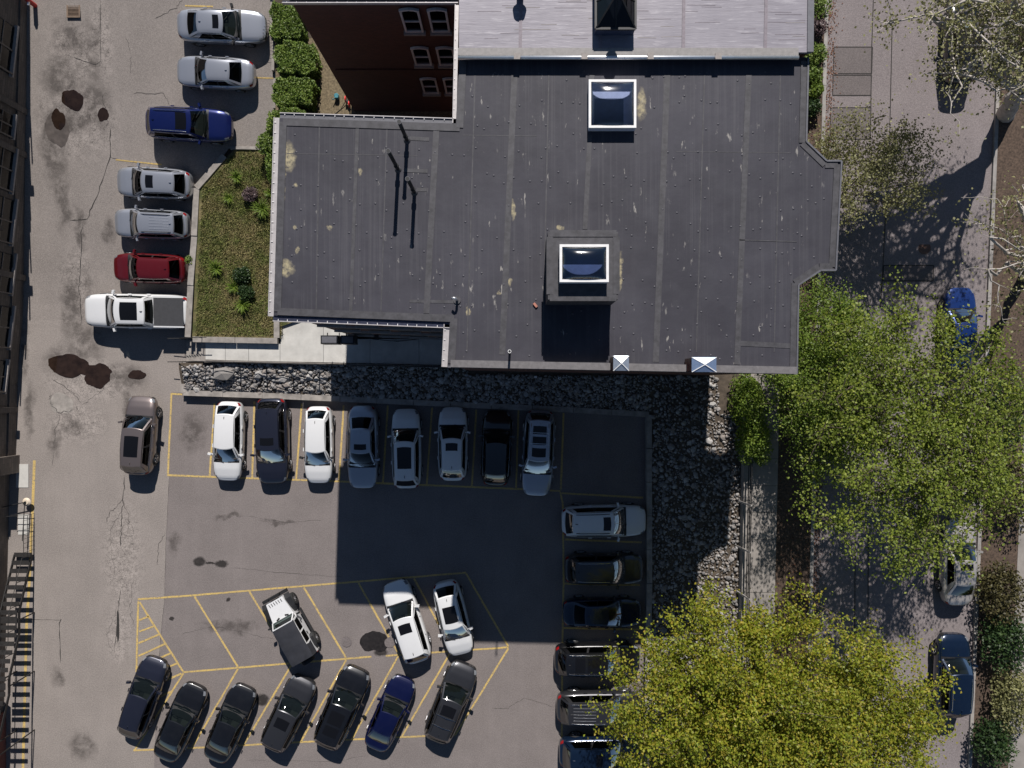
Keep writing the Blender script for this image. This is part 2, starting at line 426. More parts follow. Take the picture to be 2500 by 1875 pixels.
t = NT('aluminium coated roof')
wr = t.noise(1.0, 4.0, 0.6, vec=t.vm('MULTIPLY', t.pos, (0.9, 7.0, 1)))
big = t.rng(t.noise(0.35, 5.0, 0.6), 0.35, 0.65)
hl = t.rng(wr, 0.56, 0.66); dk = t.rng(wr, 0.42, 0.36)
c = t.mix(big, (0.20, 0.186, 0.213), (0.265, 0.248, 0.275))
c = t.mix(t.math('MULTIPLY', hl, 0.45), c, (0.42, 0.40, 0.42)); c = t.mix(t.math('MULTIPLY', dk, 0.3), c, (0.14, 0.125, 0.14))
t.bump(wr, 0.3, 0.03)
M['silver_roof'] = t.set(Base_Color=c, Roughness=0.55, Metallic=0.1)
M['seam'] = plain('roof seam tape', (0.053, 0.051, 0.056), 0.65, var=0.35, scale=4.0)
M['seam_dark'] = plain('silver roof seam', (0.20, 0.17, 0.19), 0.6, var=0.2)
M['plate'] = plain('fastener bump', (0.050, 0.048, 0.058), 0.55, var=0.1)

# ------------------------------------------------------------------ ground
def ground_h(x, y):
    return zdrive(y) * (1 - sstep(12.8, 14.2, x)) + zstreet(y) * sstep(12.8, 14.2, x) - (0.3 if 8 < x < 14.5 else 0)
xs = [-700, -200, -90, -60, -45] + list(np.arange(-36, 42, 2.0)) + [50, 70, 110, 220, 700]
ys = [-700, -200, -80, -45] + list(np.arange(-34, 42, 2.0)) + [50, 70, 110, 220, 700]
m = MB(); m.add([(x, y, ground_h(x, y) - 0.16) for x in xs for y in ys],
    [(i * len(ys) + j, (i + 1) * len(ys) + j, (i + 1) * len(ys) + j + 1, i * len(ys) + j + 1) for i in range(len(xs) - 1) for j in range(len(ys) - 1)])
tag(ob('ground', m, M['earth'], smooth=True), kind='structure')

XW = lambda y: -31.1 + 2.4 * y / 22.6 if y > 0 else -31.1 + 0.6 * y / 24.0        # foot of the west facade
def x_east(y):                                # east edge of the climbing drive
    pts = [(2.7, -19.85), (11.9, -19.3), (13.8, -17.6), (14.3, -17.2), (14.35, -14.35), (40, -14.1)]
    return float(np.interp(y, [p[0] for p in pts], [p[1] for p in pts]))

m = MB(); rows = list(np.arange(-40, 2.6, 2.0)) + [1.0, 2.7]; rows = sorted(rows) 
def strip(m, rows, xl, xr, zf, n, mi=0):
    vs = []; fs = []
    for y in rows:
        a, b = xl(y), xr(y)
        for k in range(n + 1): vs.append((a + (b - a) * k / n, y, zf(y)))
    for j in range(len(rows) - 1):
        for k in range(n):
            q = j * (n + 1) + k; fs.append((q, q + 1, q + n + 2, q + n + 1))
    m.add(vs, fs, mi)
strip(m, rows, lambda y: -36, lambda y: 9.2, lambda y: 0.0, 6)
rows = [2.7, 3.0, 3.5, 4, 5, 6, 7, 8, 9, 10, 11, 11.9, 12.6, 13.2, 13.8, 14.3, 14.35, 15, 16, 18, 20, 22, 24, 28, 34, 40]
strip(m, rows, lambda y: -36, x_east, zdrive, 6)
drive = tag(ob('driveway', m, M['drive']), kind='structure')

# the lot: newer asphalt laid over the drive
lot_poly = [P(x, y, 0.004)[:2] for x, y in ((418, 958), (413, 1160), (405, 1330), (402, 1460), (393, 1545), (388, 1640), (380, 1760), (372, 1990), (1586, 1990), (1586, 1010), (1400, 1000), (1100, 985), (836, 975), (640, 966), (447, 958))]
m = MB(); vs = [(x, y, 0.004) for x, y in lot_poly]; m.add(vs, [tuple(range(len(vs)))])
lot = tag(ob('parking_lot', m, M['lot']), kind='structure')

def ribbon(pts, wd, z, closed=False):
    m = MB(); vs = []
    for i, p in enumerate(pts):
        a = Vector(pts[max(0, i - 1)][:2]); b = Vector(pts[min(len(pts) - 1, i + 1)][:2]); d = (b - a).normalized(); nrm = Vector((-d.y, d.x))
        ww = wd[i] if isinstance(wd, (list, tuple)) else wd
        for sgn in (-1, 1):
            q = Vector(p[:2]) + nrm * ww / 2 * sgn; zz = z(q.y) if callable(z) else z
            vs.append((q.x, q.y, zz))
    m.add(vs, [(2 * i, 2 * i + 1, 2 * i + 3, 2 * i + 2)[::-1] for i in range(len(pts) - 1)]); return m

# painted stall lines (photo pixel end points)
LINES = [((419, 961), (445, 963)), ((419, 959), (410, 1160)), ((408, 1160), (635, 1168.5)), ((635, 1168.5), (847, 1176)), ((847, 1176), (1274, 1194)), ((1274, 1194), (1368, 1199)),
    ((524, 984), (512, 1162)), ((621, 980), (616, 1166)), ((737, 985), (723, 1171)), ((839, 990), (828, 1174)), ((947, 990), (935, 1178)), ((1055, 995), (1042, 1183)), ((1163, 1000), (1152, 1187)), ((1266, 1002), (1260, 1191)), ((1376, 1008), (1369, 1197)),
    ((1372, 1204), (1570, 1215)), ((1368, 1201), (1374, 1229)), ((1374, 1229), (1376, 1425)), ((1376, 1425), (1373, 1556)), ((1373, 1556), (1371, 1860)),
    ((1379, 1317), (1567, 1324)), ((1378, 1425), (1562, 1428)), ((1376, 1533), (1560, 1537)), ((1375, 1642), (1560, 1646)), ((1374, 1752), (1560, 1756)),
    ((337, 1463), (475, 1453)), ((475, 1453), (700, 1434)), ((700, 1434), (833, 1423)), ((833, 1423), (1138, 1398)),
    ((338, 1467), (333, 1640)), ((341, 1470), (448, 1641)), ((448, 1641), (581, 1630)), ((581, 1630), (845, 1608)), ((845, 1608), (907, 1603)), ((942, 1601), (1084, 1591)), ((1084, 1591), (1241, 1580)),
    ((475, 1456), (581, 1628)), ((609, 1444), (713, 1617)), ((742, 1434), (845, 1606)), ((875, 1423), (973, 1596)), ((1011, 1412), (1105, 1587)), ((1138, 1400), (1241, 1578)),
    ((448, 1644), (329, 1831)), ((581, 1633), (470, 1824)), ((713, 1621), (595, 1819)), ((845, 1611), (735, 1810)), ((973, 1600), (860, 1803)), ((1100, 1592), (981, 1798)), ((1241, 1583), (1110, 1796)),
    ((326, 1832), (490, 1825)), ((490, 1825), (633, 1817)), ((633, 1817), (763, 1810)), ((763, 1810), (1030, 1797)), ((1030, 1797), (1112, 1794))]
zz = lambda x, y: (x / 3.16, 1350 + y / 3.16)
for a, b in (((1075, 518), (1145, 490)), ((1075, 605), (1190, 565)), ((1070, 695), (1225, 630)), ((1070, 795), (1275, 700)), ((1060, 885), (1320, 772)), ((1100, 965), (1370, 850)), ((1200, 1020), (1400, 930)), ((1225, 1112), (1330, 1066))):
    LINES.append((zz(*a), zz(*b)))
for i, (a, b) in enumerate(LINES):
    A = P(*a); B = P(*b); n = max(2, int(math.dist(A, B) / 0.5)); pts = []
    for k in range(n + 1):
        f = k / n; pts.append((A[0] + (B[0] - A[0]) * f + random.uniform(-.006, .006), A[1] + (B[1] - A[1]) * f + random.uniform(-.006, .006)))
    ob('painted_line', ribbon(pts, [0.112 + random.uniform(-.01, .012) for _ in pts], 0.010 + 0.0012 * (i % 6)), M['yellow'], lot)
EDGE = [(84, 1124), (82, 1180), (79, 1260), (76, 1311), (75, 1360), (70, 1450), (65, 1527), (62, 1640), (59, 1760), (56, 1880)]
pts = [P(*q) for q in EDGE]
ob('painted_line', ribbon(pts, 0.17, 0.006), M['yellow'], drive)
for a, b in (((600, 189), (668, 191)), ((452, 14), (520, 16)), ((283, 390), (395, 402))):
    ob('painted_line', ribbon([Pz(*a, zdrive), Pz(*b, zdrive)], 0.08, lambda y: zdrive(y) + 0.012), M['yellow'], drive)

# cracks and joints in the asphalt
def crack(pix, wd=0.022, jit=0.05, parent=None, sub=7):
    pts = []
    for a, b in zip(pix[:-1], pix[1:]):
        for k in range(sub):
            f = k / sub; q = Pz(a[0] + (b[0] - a[0]) * f, a[1] + (b[1] - a[1]) * f, zdrive)
            pts.append((q[0] + random.gauss(0, jit), q[1] + random.gauss(0, jit)))
    pts.append(Pz(*pix[-1], zdrive))
    ws = [wd * random.uniform(0.4, 1.5) for _ in pts]; ws[0] = ws[-1] = 0.003
    ob('crack', ribbon(pts, ws, lambda y: zdrive(y) + 0.008), M['crack'], parent or drive)
crack([(245, 0), (246, 150), (233, 158), (180, 140)], 0.03, 0.01)
crack([(268, 310), (270, 380), (240, 470), (213, 535), (170, 538)], 0.045, 0.02)
crack([(200, 540), (198, 640), (193, 700), (199, 790)], 0.04, 0.03)
crack([(268, 385), (320, 395), (390, 402)], 0.02, 0.03)
crack([(380, 45), (430, 20), (445, 0)]); crack([(325, 230), (400, 228), (420, 270)]); crack([(310, 90), (320, 130), (318, 180)], 0.015)
crack([(305, 1160), (300, 1230), (296, 1290), (294, 1335)], 0.04, 0.03); crack([(300, 1220), (270, 1250), (258, 1275)], 0.025); crack([(302, 1225), (315, 1260), (312, 1300)], 0.02)
crack([(300, 1240), (268, 1300), (280, 1400)], 0.015); crack([(400, 1300), (385, 1340), (384, 1380)], 0.022); crack([(322, 1420), (318, 1490), (330, 1530)], 0.016)
crack([(295, 1440), (288, 1490), (283, 1560), (278, 1590)], 0.03, 0.02); crack([(285, 1480), (262, 1550), (275, 1600)], 0.015); crack([(250, 230), (258, 270), (262, 310)], 0.018)
crack([(150, 1512), (145, 1520), (148, 1620)], 0.04, 0.012); crack([(72, 1512), (150, 1514)], 0.02, 0.006)
crack([(125, 925), (180, 960), (200, 985)], 0.025); crack([(180, 1000), (145, 1010), (125, 985), (123, 960)], 0.03); crack([(200, 990), (240, 960), (270, 930)], 0.02); crack([(145, 1012), (135, 1060), (130, 1140)], 0.018)
crack([(1200, 1730), (1240, 1728), (1280, 1704), (1355, 1726)], 0.018, 0.02, lot); crack([(570, 1386), (640, 1394), (760, 1404), (836, 1408)], 0.015, 0.015, lot)
crack([(440, 1550), (520, 1530), (600, 1545), (670, 1560)], 0.014, 0.03, lot); crack([(600, 1260), (700, 1275), (790, 1270)], 0.012, 0.02, lot); crack([(600, 1855), (800, 1860), (900, 1845)], 0.013, 0.03, lot)
crack([(413, 1165), (405, 1330), (402, 1460), (393, 1545), (386, 1640)], 0.016, 0.006, lot, 12)

def blob_sheet(name, px, py, rx, ry, mat, off, parent, seed, rough=0.28, n=44):
    r = random.Random(seed); ph = [r.uniform(0, 6.28) for _ in range(6)]
    cx, cy, _ = Pz(px, py, zdrive); k = CH / F; vs = []
    for i in range(n):
        a = 2 * math.pi * i / n
        q = 1 + rough * sum(math.sin((j + 2) * a + ph[j]) / (j + 1.4) for j in range(6)) * 0.55 + r.uniform(-.03, .03)
        x, y = cx + math.cos(a) * rx * k * q, cy + math.sin(a) * ry * k * q
        vs.append((x, y, zdrive(y) + off))
    m = MB(); m.add(vs, [tuple(range(n))]); return ob(name, m, mat, parent)
PUD = [(178, 244, 25, 23), (143, 292, 15, 24), (168, 892, 52, 26), (240, 918, 30, 30), (232, 905, 40, 14), (335, 915, 20, 12), (252, 280, 14, 14)]
pud_lab = ['round brown puddle in a pothole near the blue car', 'narrow dark puddle filling the oval pothole beside the round one', 'long brown puddle below the white pickup', 'brown puddle lobe at the right end of the long puddle', 'shallow wet neck joining two brown puddles', 'small dark puddle beside the retaining wall corner', 'small dark pothole puddle right of the round puddle']
for i, (a, b_, rx, ry) in enumerate(PUD):
    blob_sheet('puddle', a, b_, rx, ry, M['puddle'], 0.012 + 0.004 * (i % 3), drive, 40 + i, 0.22)['label'] = pud_lab[i]
for i, (a, b_, rx, ry) in enumerate([(914, 1566, 33, 27)]):
    blob_sheet('oil_stain', a, b_, rx, ry, M['oil'], 0.026 + 0.003 * (i % 4), lot, 80 + i, 0.25)
blob_sheet('crack', 288, 1530, 4, 34, M['crack'], 0.012, drive, 95, 0.35)
for i, (a, b_) in enumerate([(846, 1566), (952, 1568)]):
    blob_sheet('patched_hole', a, b_, 13, 13, M['patch'], 0.040, lot, 120 + i, 0.05)
blob_sheet('wet_patch', 140, 315, 27, 40, M['wet'], 0.008, drive, 131, 0.16); blob_sheet('patched_hole', 150, 985, 28, 26, M['oldconc'], 0.006, drive, 132, 0.2)

# street side
m = MB(); yrow = list(np.arange(-42, 46, 4.0))
strip(m, yrow, lambda y: 17.9, lambda y: 27.6, lambda y: zstreet(y), 4); road = tag(ob('road', m, M['street']), kind='structure')
m = MB(); strip(m, yrow, lambda y: 13.95, lambda y: 15.65, lambda y: zstreet(y) + 0.13, 1); walk = tag(ob('sidewalk', m, M['sidewalk']), kind='structure')
for y in np.arange(-30, 30, 1.6):
    ob('joint', ribbon([(13.96, y), (15.64, y)], 0.02, lambda q: zstreet(q) + 0.135), M['crack'], walk)
m = MB(); strip(m, yrow, lambda y: 15.65, lambda y: 17.7, lambda y: zstreet(y) + 0.10, 2); tag(ob('planting_strip', m, M['dirt']), kind='structure')
m = MB(); strip(m, yrow, lambda y: 27.8, lambda y: 30.0, lambda y: zstreet(y) + 0.10, 2); tag(ob('verge', m, M['dirt']), kind='structure')
m = MB(); strip(m, yrow, lambda y: 30.0, lambda y: 32.2, lambda y: zstreet(y) + 0.12, 1); tag(ob('sidewalk', m, M['sidewalk']), kind='structure')
for nm, x0 in (('kerb', 17.7), ('kerb', 27.6)):
    kr = None
    for y in np.arange(-40, 44, 3.0):
        m = MB(); a, b_ = (x0 + 0.1, y + 0.01, zstreet(y) - 0.05), (x0 + 0.1, y + 2.99, zstreet(y + 3) - 0.05); m.bar(a, b_, 0.2, 0.36)
        if kr is None: kr = tag(ob('kerb', m, M['kerb']), kind='structure')
        else: ob('kerb_stone', m, M['kerb'], kr)
def rect_patch(x0, y0, x1, y1):
    a = Pz(x0, y0, zstreet); b_ = Pz(x1, y1, zstreet); pts = []
    m = MB(); vs = [(x, y, zstreet(y) + 0.006) for x, y in ((a[0], a[1]), (b_[0], a[1]), (b_[0], b_[1]), (a[0], b_[1]))]; m.add(vs, [(0, 3, 2, 1)])
    ob('asphalt_patch', m, M['patch'], road)
    fr = [(a[0], a[1]), (b_[0], a[1]), (b_[0], b_[1]), (a[0], b_[1]), (a[0], a[1])]
    for p, q in zip(fr[:-1], fr[1:]): ob('tar_seam', ribbon([p, q], 0.05, lambda y: zstreet(y) + 0.012), M['crack'], road)
for r_ in ((2036, 115, 2128, 180), (2034, 184, 2126, 233), (2028, 263, 2124, 340), (2157, 648, 2278, 686)): rect_patch(*r_)
for pts in ([(2132, 0), (2128, 120), (2125, 330)], [(2178, 60), (2172, 330), (2158, 600), (2150, 750)], [(2088, 1300), (2086, 1600), (2085, 1870)], [(2120, 1300), (2119, 1500), (2117, 1870)]):
    w_ = [Pz(*q, zstreet) for q in pts]; ob('tar_seam', ribbon(w_, 0.045, lambda y: zstreet(y) + 0.014), M['crack'], road)
mh = Pz(2257, 605, zstreet); m = MB(); m.cyl((mh[0], mh[1], mh[2] - 0.04), 0.36, 0.052, 28)
tag(ob('manhole_cover', m, plain('rusty iron lid', (0.14, 0.075, 0.05), 0.7, var=0.3, scale=12)), 'round rusty manhole cover in the shaded street', 'manhole cover')

# ------------------------------------------------------------------ walkway, stairs, garden, walls
ZW = 1.1
slabs = [[(-18.75, 2.62), (-17.55, 2.58), (-17.55, 1.46), (-18.75, 1.50)], [(-17.53, 2.58), (-16.12, 2.55), (-16.12, 1.42), (-17.53, 1.46)], [(-16.10, 2.55), (-14.2, 2.50), (-14.2, 1.38), (-16.10, 1.42)],
         [(-14.18, 4.3), (-11.55, 4.3), (-11.55, 1.33), (-14.18, 1.38)], [(-11.53, 4.3), (-9.9, 4.3), (-9.9, 2.75), (-8.7, 2.75), (-8.7, 1.27), (-11.53, 1.33)], [(-8.68, 2.75), (-5.7, 2.75), (-5.7, 1.2), (-8.68, 1.27)], [(-5.68, 2.75), (-2.7, 2.75), (-2.7, 1.12), (-5.68, 1.2)]]
wk = None
for s in slabs:
    m = MB(); m.prism(s, 0.2, ZW)
    if wk is None: wk = tag(ob('walkway', m, M['concrete']), kind='structure')
    else: ob('concrete_slab', m, M['concrete'], wk)
m = MB(); m.bar((-18.9, 1.40, 0.85), (-2.75, 1.02, 0.85), 0.12, 0.66); ob('edge_kerb', m, M['oldconc'], wk)
st = empty('entrance_steps', (-19.6, 2.1, 0), 'short flight of concrete steps beside the white pickup', 'stairs')
n = 7
for k in range(n):
    x0 = -20.35 + k * 0.222; m = MB(); h = ZW * (k + 1) / n; m.prism([(x0, 2.72), (x0 + (0.222 if k < n - 1 else 0.26), 2.72), (x0 + (0.222 if k < n - 1 else 0.26), 1.42), (x0, 1.42)], -0.05, h - 0.004)
    ob('step', m, M['oldconc'], st)
for y in (1.36, 2.80):
    hr = empty('handrail', (-20.4, y, 0), 'black tube handrail on the %s side of the entrance steps' % ('lower' if y < 2 else 'garden'), 'handrail')
    m = MB(); m.tube([(-21.15, y, 0.93), (-20.4, y, 1.0), (-18.85, y, 2.02), (-18.3, y, 2.02)], 0.025); ob('rail', m, M['iron'], hr)
    for x, z0, z1 in ((-20.45, 0, 1.0), (-18.82, 0.2, 2.02)):
        m = MB(); m.tube([(x, y, z0), (x, y, z1)], 0.022); ob('post', m, M['iron'], hr)
rl = empty('walkway_railing', (-12, 1.3, ZW), 'black iron railing along the walkway above the rock bed', 'railing')
yr = lambda x: 1.40 + (x + 18.9) * (1.02 - 1.40) / 16.15
for k, x in enumerate(np.arange(-18.3, -3, 1.62)):
    m = MB(); m.bar((x, yr(x) - .03, ZW - 0.3), (x, yr(x) - .03, ZW + 0.95), 0.06, 0.06); ob('post', m, M['iron'], rl)
for h in (0.95, 0.5, 0.12):
    m = MB(); m.bar((-18.3, yr(-18.3) - .03, ZW + h), (-3.6, yr(-3.6) - .03, ZW + h), 0.05, 0.04); ob('rail', m, M['iron'], rl)

# garden
zg = lambda y: 1.25 + (y - 2.6) * 0.014
gw = [(-19.72, 2.85), (-19.55, 6.0), (-19.3, 9.0), (-19.15, 11.9), (-17.45, 13.85)]
m = MB(); rows = [2.75, 3.5, 5, 7, 9, 11, 11.9, 12.8, 13.8, 14.25]
strip(m, rows, lambda y: float(np.interp(y, [2.75, 11.9, 13.8, 14.3], [-19.5, -19.0, -17.3, -16.8])), lambda y: -9.9 if y > 4.4 else -14.1, zg, 6)
garden = tag(ob('garden_lawn', m, M['lawn']), kind='structure')
gwall = None
def wall_run(pts, wd, z0, z1f, mat, name, label, cat, jitter=True, pname='wall_segment'):
    root = empty(name, (pts[0][0], pts[0][1], 0), label, cat)
    for a, b_ in zip(pts[:-1], pts[1:]):
        L = math.dist(a, b_); n = max(1, round(L / 2.2))
        for k in range(n):
            p = [a[i] + (b_[i] - a[i]) * (k / n + 0.002) for i in (0, 1)]; q = [a[i] + (b_[i] - a[i]) * ((k + 1) / n - 0.002) for i in (0, 1)]
            d = Vector((q[0] - p[0], q[1] - p[1])).normalized(); nn = Vector((-d.y, d.x)) * wd / 2
            z1 = z1f((p[0] + q[0]) / 2, (p[1] + q[1]) / 2) + (random.uniform(-.008, .008) if jitter else 0)
            m = MB(); m.prism([(p[0] + nn.x, p[1] + nn.y), (q[0] + nn.x, q[1] + nn.y), (q[0] - nn.x, q[1] - nn.y), (p[0] - nn.x, p[1] - nn.y)], z0, z1)
            ob(pname, m, mat, root)
    return root
wall_run(gw, 0.36, -0.1, lambda x, y: max(zg(y) + 0.10, zdrive(y) + 0.12), M['oldconc'], 'garden_wall', 'weathered concrete wall edging the lawn along the drive', 'wall')
wall_run([(-19.4, 2.72), (-14.25, 2.62)], 0.34, 0.3, lambda x, y: 1.42, M['oldconc'], 'garden_wall', 'weathered concrete wall edging the lawn above the walkway', 'wall')
wall_run([(-14.3, 2.8), (-14.3, 4.3)], 0.34, 0.3, lambda x, y: 1.42, M['oldconc'], 'garden_wall', 'short return of the lawn wall at the walkway corner', 'wall')
wall_run([(-17.1, 14.33), (-14.2, 14.27)], 0.18, 0.5, lambda x, y: zdrive(14.3) + 0.10, M['oldconc'], 'stone_kerb', 'pale stone kerb between the upper parking and the lawn', 'kerb')
wall_run([(-14.28, 14.4), (-14.15, 25)], 0.16, 0.5, lambda x, y: zdrive(y) + 0.10, M['oldconc'], 'stone_kerb', 'pale kerb along the foot of the clipped hedge', 'kerb')

# yard between the wings
m = MB(); strip(m, [13.9, 14.5, 15, 16, 18, 20, 26], lambda y: -14.1, lambda y: -2.4, lambda y: 1.9 if y < 14.4 else 2.2, 4); tag(ob('yard', m, plain('dry grass', (0.16, 0.125, 0.075), 0.95, var=0.5, scale=9, bump=0.6)), kind='structure')

# retaining wall round the lot and the stone beds
RW = [(447, 884), (447, 959), (640, 965.5), (830, 974), (1100, 987), (1400, 1001), (1585, 1012), (1586, 1425), (1582, 1640), (1578, 1990)]
RWw = [P(x, y, 0.5)[:2] for x, y in RW]
wall_run(RWw, 0.34, -0.1, lambda x, y: 0.5, M['oldconc'], 'retaining_wall', 'low grey concrete retaining wall round the sunken parking lot', 'wall')
def y_rw(x): return float(np.interp(x, [p[0] for p in RWw[1:7]], [p[1] for p in RWw[1:7]]))
def x_rw(y): return float(np.interp(-y, [-p[1] for p in RWw[6:]], [p[0] for p in RWw[6:]]))
def zbedN(x, y):
    a, b_ = y_rw(x), (0.95 if x < -2.7 else 0.62)
    return 0.36 + 0.55 * min(1, max(0, (y - a) / max(0.3, b_ - a)))
def zbedE(x, y):
    a = x_rw(y); return 0.36 + (zstreet(y) - 0.35 - 0.36) * min(1, max(0, (x - a) / (13.6 - a)))
def zbed(x, y):
    if x < 8.5: return zbedN(x, y) if y > -2.2 else zbedE(x, y)
    return zbedE(x, y) if y < -2 else max(zbedN(8.5, y), zbedE(x, min(y, -2)))
m = MB()
m.grid(lambda u, v: (lambda x: (lambda y: (x, y, zbedN(x, y) - 0.06))(y_rw(x) + (1.3 - y_rw(x)) * v))(-20.5 + 29.2 * u), 60, 6)
m.grid(lambda u, v: (lambda y: (lambda x: (x, y, zbed(x, y) - 0.06))(x_rw(y) + (13.75 - x_rw(y)) * v))(0.8 - 29 * u), 50, 8, flip=True)
bed = tag(ob('stone_bed', m, M['earth']), kind='structure')

def stone_mesh(seed):
    r = random.Random(seed); import bmesh
    bm = bmesh.new(); bmesh.ops.create_icosphere(bm, subdivisions=1, radius=1.0)
    sx, sy, sz = r.uniform(.8, 1.25), r.uniform(.7, 1.1), r.uniform(.5, .8)
    for v in bm.verts:
        k = r.uniform(0.78, 1.12); v.co = Vector((v.co.x * sx * k, v.co.y * sy * k, v.co.z * sz * k))
    me = bpy.data.meshes.new('stone'); bm.to_mesh(me); bm.free(); me.materials.append(M['stone']); return me
STONES = [stone_mesh(i) for i in range(10)]
def bed_point():
    while True:
        if random.random() < 0.52:
            x = random.uniform(-20.3, 8.6); y = random.uniform(y_rw(x) + 0.12, 1.25 if x < -2.7 else 0.55)
            if x < -18.5 and y > 1.1: continue
        else:
            y = random.uniform(-21.5, 0.5); a = x_rw(min(y, -1.8)) + 0.2; x = random.uniform(a, 13.6)
            if y > -1.8 and x > 12.4: continue
        return x, y
cnt = 0
while cnt < 300:
    x, y = bed_point(); s = random.uniform(0.11, 0.25); z = zbed(x, y)
    o = bpy.data.objects.new('stone', random.choice(STONES)); COL.objects.link(o); o.location = (x, y, z); o.scale = (s, s, s)
    o.rotation_euler = (random.uniform(-.5, .5), random.uniform(-.5, .5), random.uniform(0, 6.28)); o.parent = bed; cnt += 1
base = [np.array([v.co[:] for v in s.vertices]) for s in STONES]
fbase = np.array([p.vertices[:] for p in STONES[0].polygons])
VV = []; FF = []; off = 0
for k in range(12500):
    x, y = bed_point(); s = min(.17, max(.035, random.lognormvariate(-2.75, .45))); b_ = base[k % 10]
    a = random.uniform(0, 6.28); ca, sa = math.cos(a), math.sin(a)
    VV.append(np.stack([(b_[:, 0] * ca - b_[:, 1] * sa) * s + x, (b_[:, 0] * sa + b_[:, 1] * ca) * s + y, b_[:, 2] * s + zbed(x, y) + random.uniform(-.03, .03)], 1)); FF.append(fbase + off); off += len(b_)
VV = np.concatenate(VV); FF = np.concatenate(FF)
me = bpy.data.meshes.new('pebbles'); me.vertices.add(len(VV)); me.vertices.foreach_set('co', VV.reshape(-1).astype(np.float32))
me.loops.add(len(FF) * 3); me.loops.foreach_set('vertex_index', FF.reshape(-1).astype(np.int32)); me.polygons.add(len(FF)); me.polygons.foreach_set('loop_start', np.arange(0, len(FF) * 3, 3, dtype=np.int32)); me.update(calc_edges=True); me.validate()
o = link('pebbles', me, M['stone'], bed); o['kind'] = 'stuff'
for i, (px, py, s, lab) in enumerate([(548, 912, 0.62, 'large grey boulder among the pebbles below the walkway railing'), (633, 915, 0.36, 'rounded tan boulder right of the large grey boulder'), (690, 925, 0.28, 'small pale boulder by the sunlit end of the stone bed')]):
    x, y, _ = P(px, py, 0.8); 
    o = link('boulder', STONES[i].copy(), M['stone']); o.location = (x, y, zbed(x, y) + s * .15); o.scale = (s, s * .85, s * .8); tag(o, lab, 'boulder')

# fence and footing above the east bed
fe = empty('pipe_fence', (13.8, -10, zstreet(-10)), 'long pipe rail fence between the stone bed and the sidewalk', 'fence')
m = MB(); m.bar((13.8, 0.5, zstreet(.5) - 0.35), (13.8, -26, zstreet(-26) - 0.35), 0.28, 1.0); ob('footing', m, M['oldconc'], fe)
for h in (0.55, 0.85, 1.1):
    m = MB(); m.tube([(13.8, 0.0, zstreet(0) + h), (13.8, -26, zstreet(-26) + h)], 0.03); ob('rail', m, M['iron'], fe)
for y in np.arange(-1.5, -26, -2.75):
    m = MB(); m.bar((13.55, y, zstreet(y) - 0.5), (13.8, y, zstreet(y) + 1.15), 0.09, 0.09); ob('post', m, M['kerb'], fe)
# ------------------------------------------------------------------ main brick building
B = empty('brick_building', (0, 8, 0), 'large brick building with flat dark roof, silver upper roof and skylights', 'building')
k30 = (CH - ZR) / F
R = lambda px, py: P(px, py, ZR)[:2]
ROOF = [R(*q) for q in ((682, 288), (1113, 302), (1121, 140), (1974, 140), (1969, 345), (2018, 392), (2055, 392), (2041, 662), (2003, 662), (1950, 697), (1946, 914), (1092, 897), (1098, 787), (668, 770))]
UP = [R(*q) for q in ((1122, 138), (1974, 138), (1979, -260), (1124, -260))]
NW_ = [R(*q) for q in ((706, -2), (1118, -2), (1118, -260), (706, -260))]
def inset(poly, d):
    n = len(poly); a = sum(poly[i][0] * poly[(i + 1) % n][1] - poly[(i + 1) % n][0] * poly[i][1] for i in range(n)); sg = 1 if a > 0 else -1; out = []
    for i in range(n):
        p0, p1, p2 = Vector(poly[i - 1]), Vector(poly[i]), Vector(poly[(i + 1) % n])
        d1 = (p1 - p0).normalized(); d2 = (p2 - p1).normalized(); n1 = Vector((-d1.y, d1.x)) * sg; n2 = Vector((-d2.y, d2.x)) * sg
        b_ = (n1 + n2); k = d / max(0.3, (1 + n1.dot(n2))); out.append((p1.x + b_.x * k, p1.y + b_.y * k))
    return out
from mathutils.geometry import tessellate_polygon
def prism_hole(poly, hole, z0, z1):
    flat = [Vector((p[0], p[1], 0)) for p in poly + hole]; tris = tessellate_polygon([flat[:len(poly)], flat[len(poly):]]); n = len(flat)
    m = MB(); vs = [(p.x, p.y, z1) for p in flat] + [(p.x, p.y, z0) for p in flat]; fs = []
    for t_ in tris:
        a, b_, c_ = (flat[i] for i in t_); up = (b_ - a).cross(c_ - a).z > 0; tt = tuple(t_) if up else tuple(t_)[::-1]
        fs.append(tt); fs.append(tuple(i + n for i in tt[::-1]))
    for lo, hi in ((0, len(poly)), (len(poly), n)):
        for i in range(lo, hi):
            j = i + 1 if i + 1 < hi else lo; fs.append((i, i + n, j + n, j))
    return m.add(vs, fs)
hA, hB = P(1446, 204, ZR + .38), P(1544, 304, ZR + .38); HOLE = [(hA[0], hA[1]), (hB[0], hA[1]), (hB[0], hB[1]), (hA[0], hB[1])]
m = prism_hole(inset(ROOF[:5] + ROOF[9:], 0.12), [(p[0] + (.03 if p[0] > 4 else -.03), p[1] + (.03 if p[1] > 11.6 else -.03)) for p in HOLE], -0.4, ZR - 0.12); ob('wall', m, M['brick'], B)
m = MB(); bo = inset([ROOF[4], ROOF[5], ROOF[6], ROOF[7], ROOF[8], ROOF[9]], 0.10); bo[0] = (bo[0][0] - .3, bo[0][1]); bo[-1] = (bo[-1][0] - .3, bo[-1][1]); m.prism(bo, 13.9, ZR - 0.125); ob('oriel', m, M['brick'], B)
m = MB(); m.prism(inset(NW_, 0.02), -0.4, ZR - 0.1); nwall = ob('wall', m, M['brick'], B)
m = MB(); m.prism(inset(UP, 0.10), ZR - 0.5, ZR + 0.26); ob('wall', m, M['brick'], B)
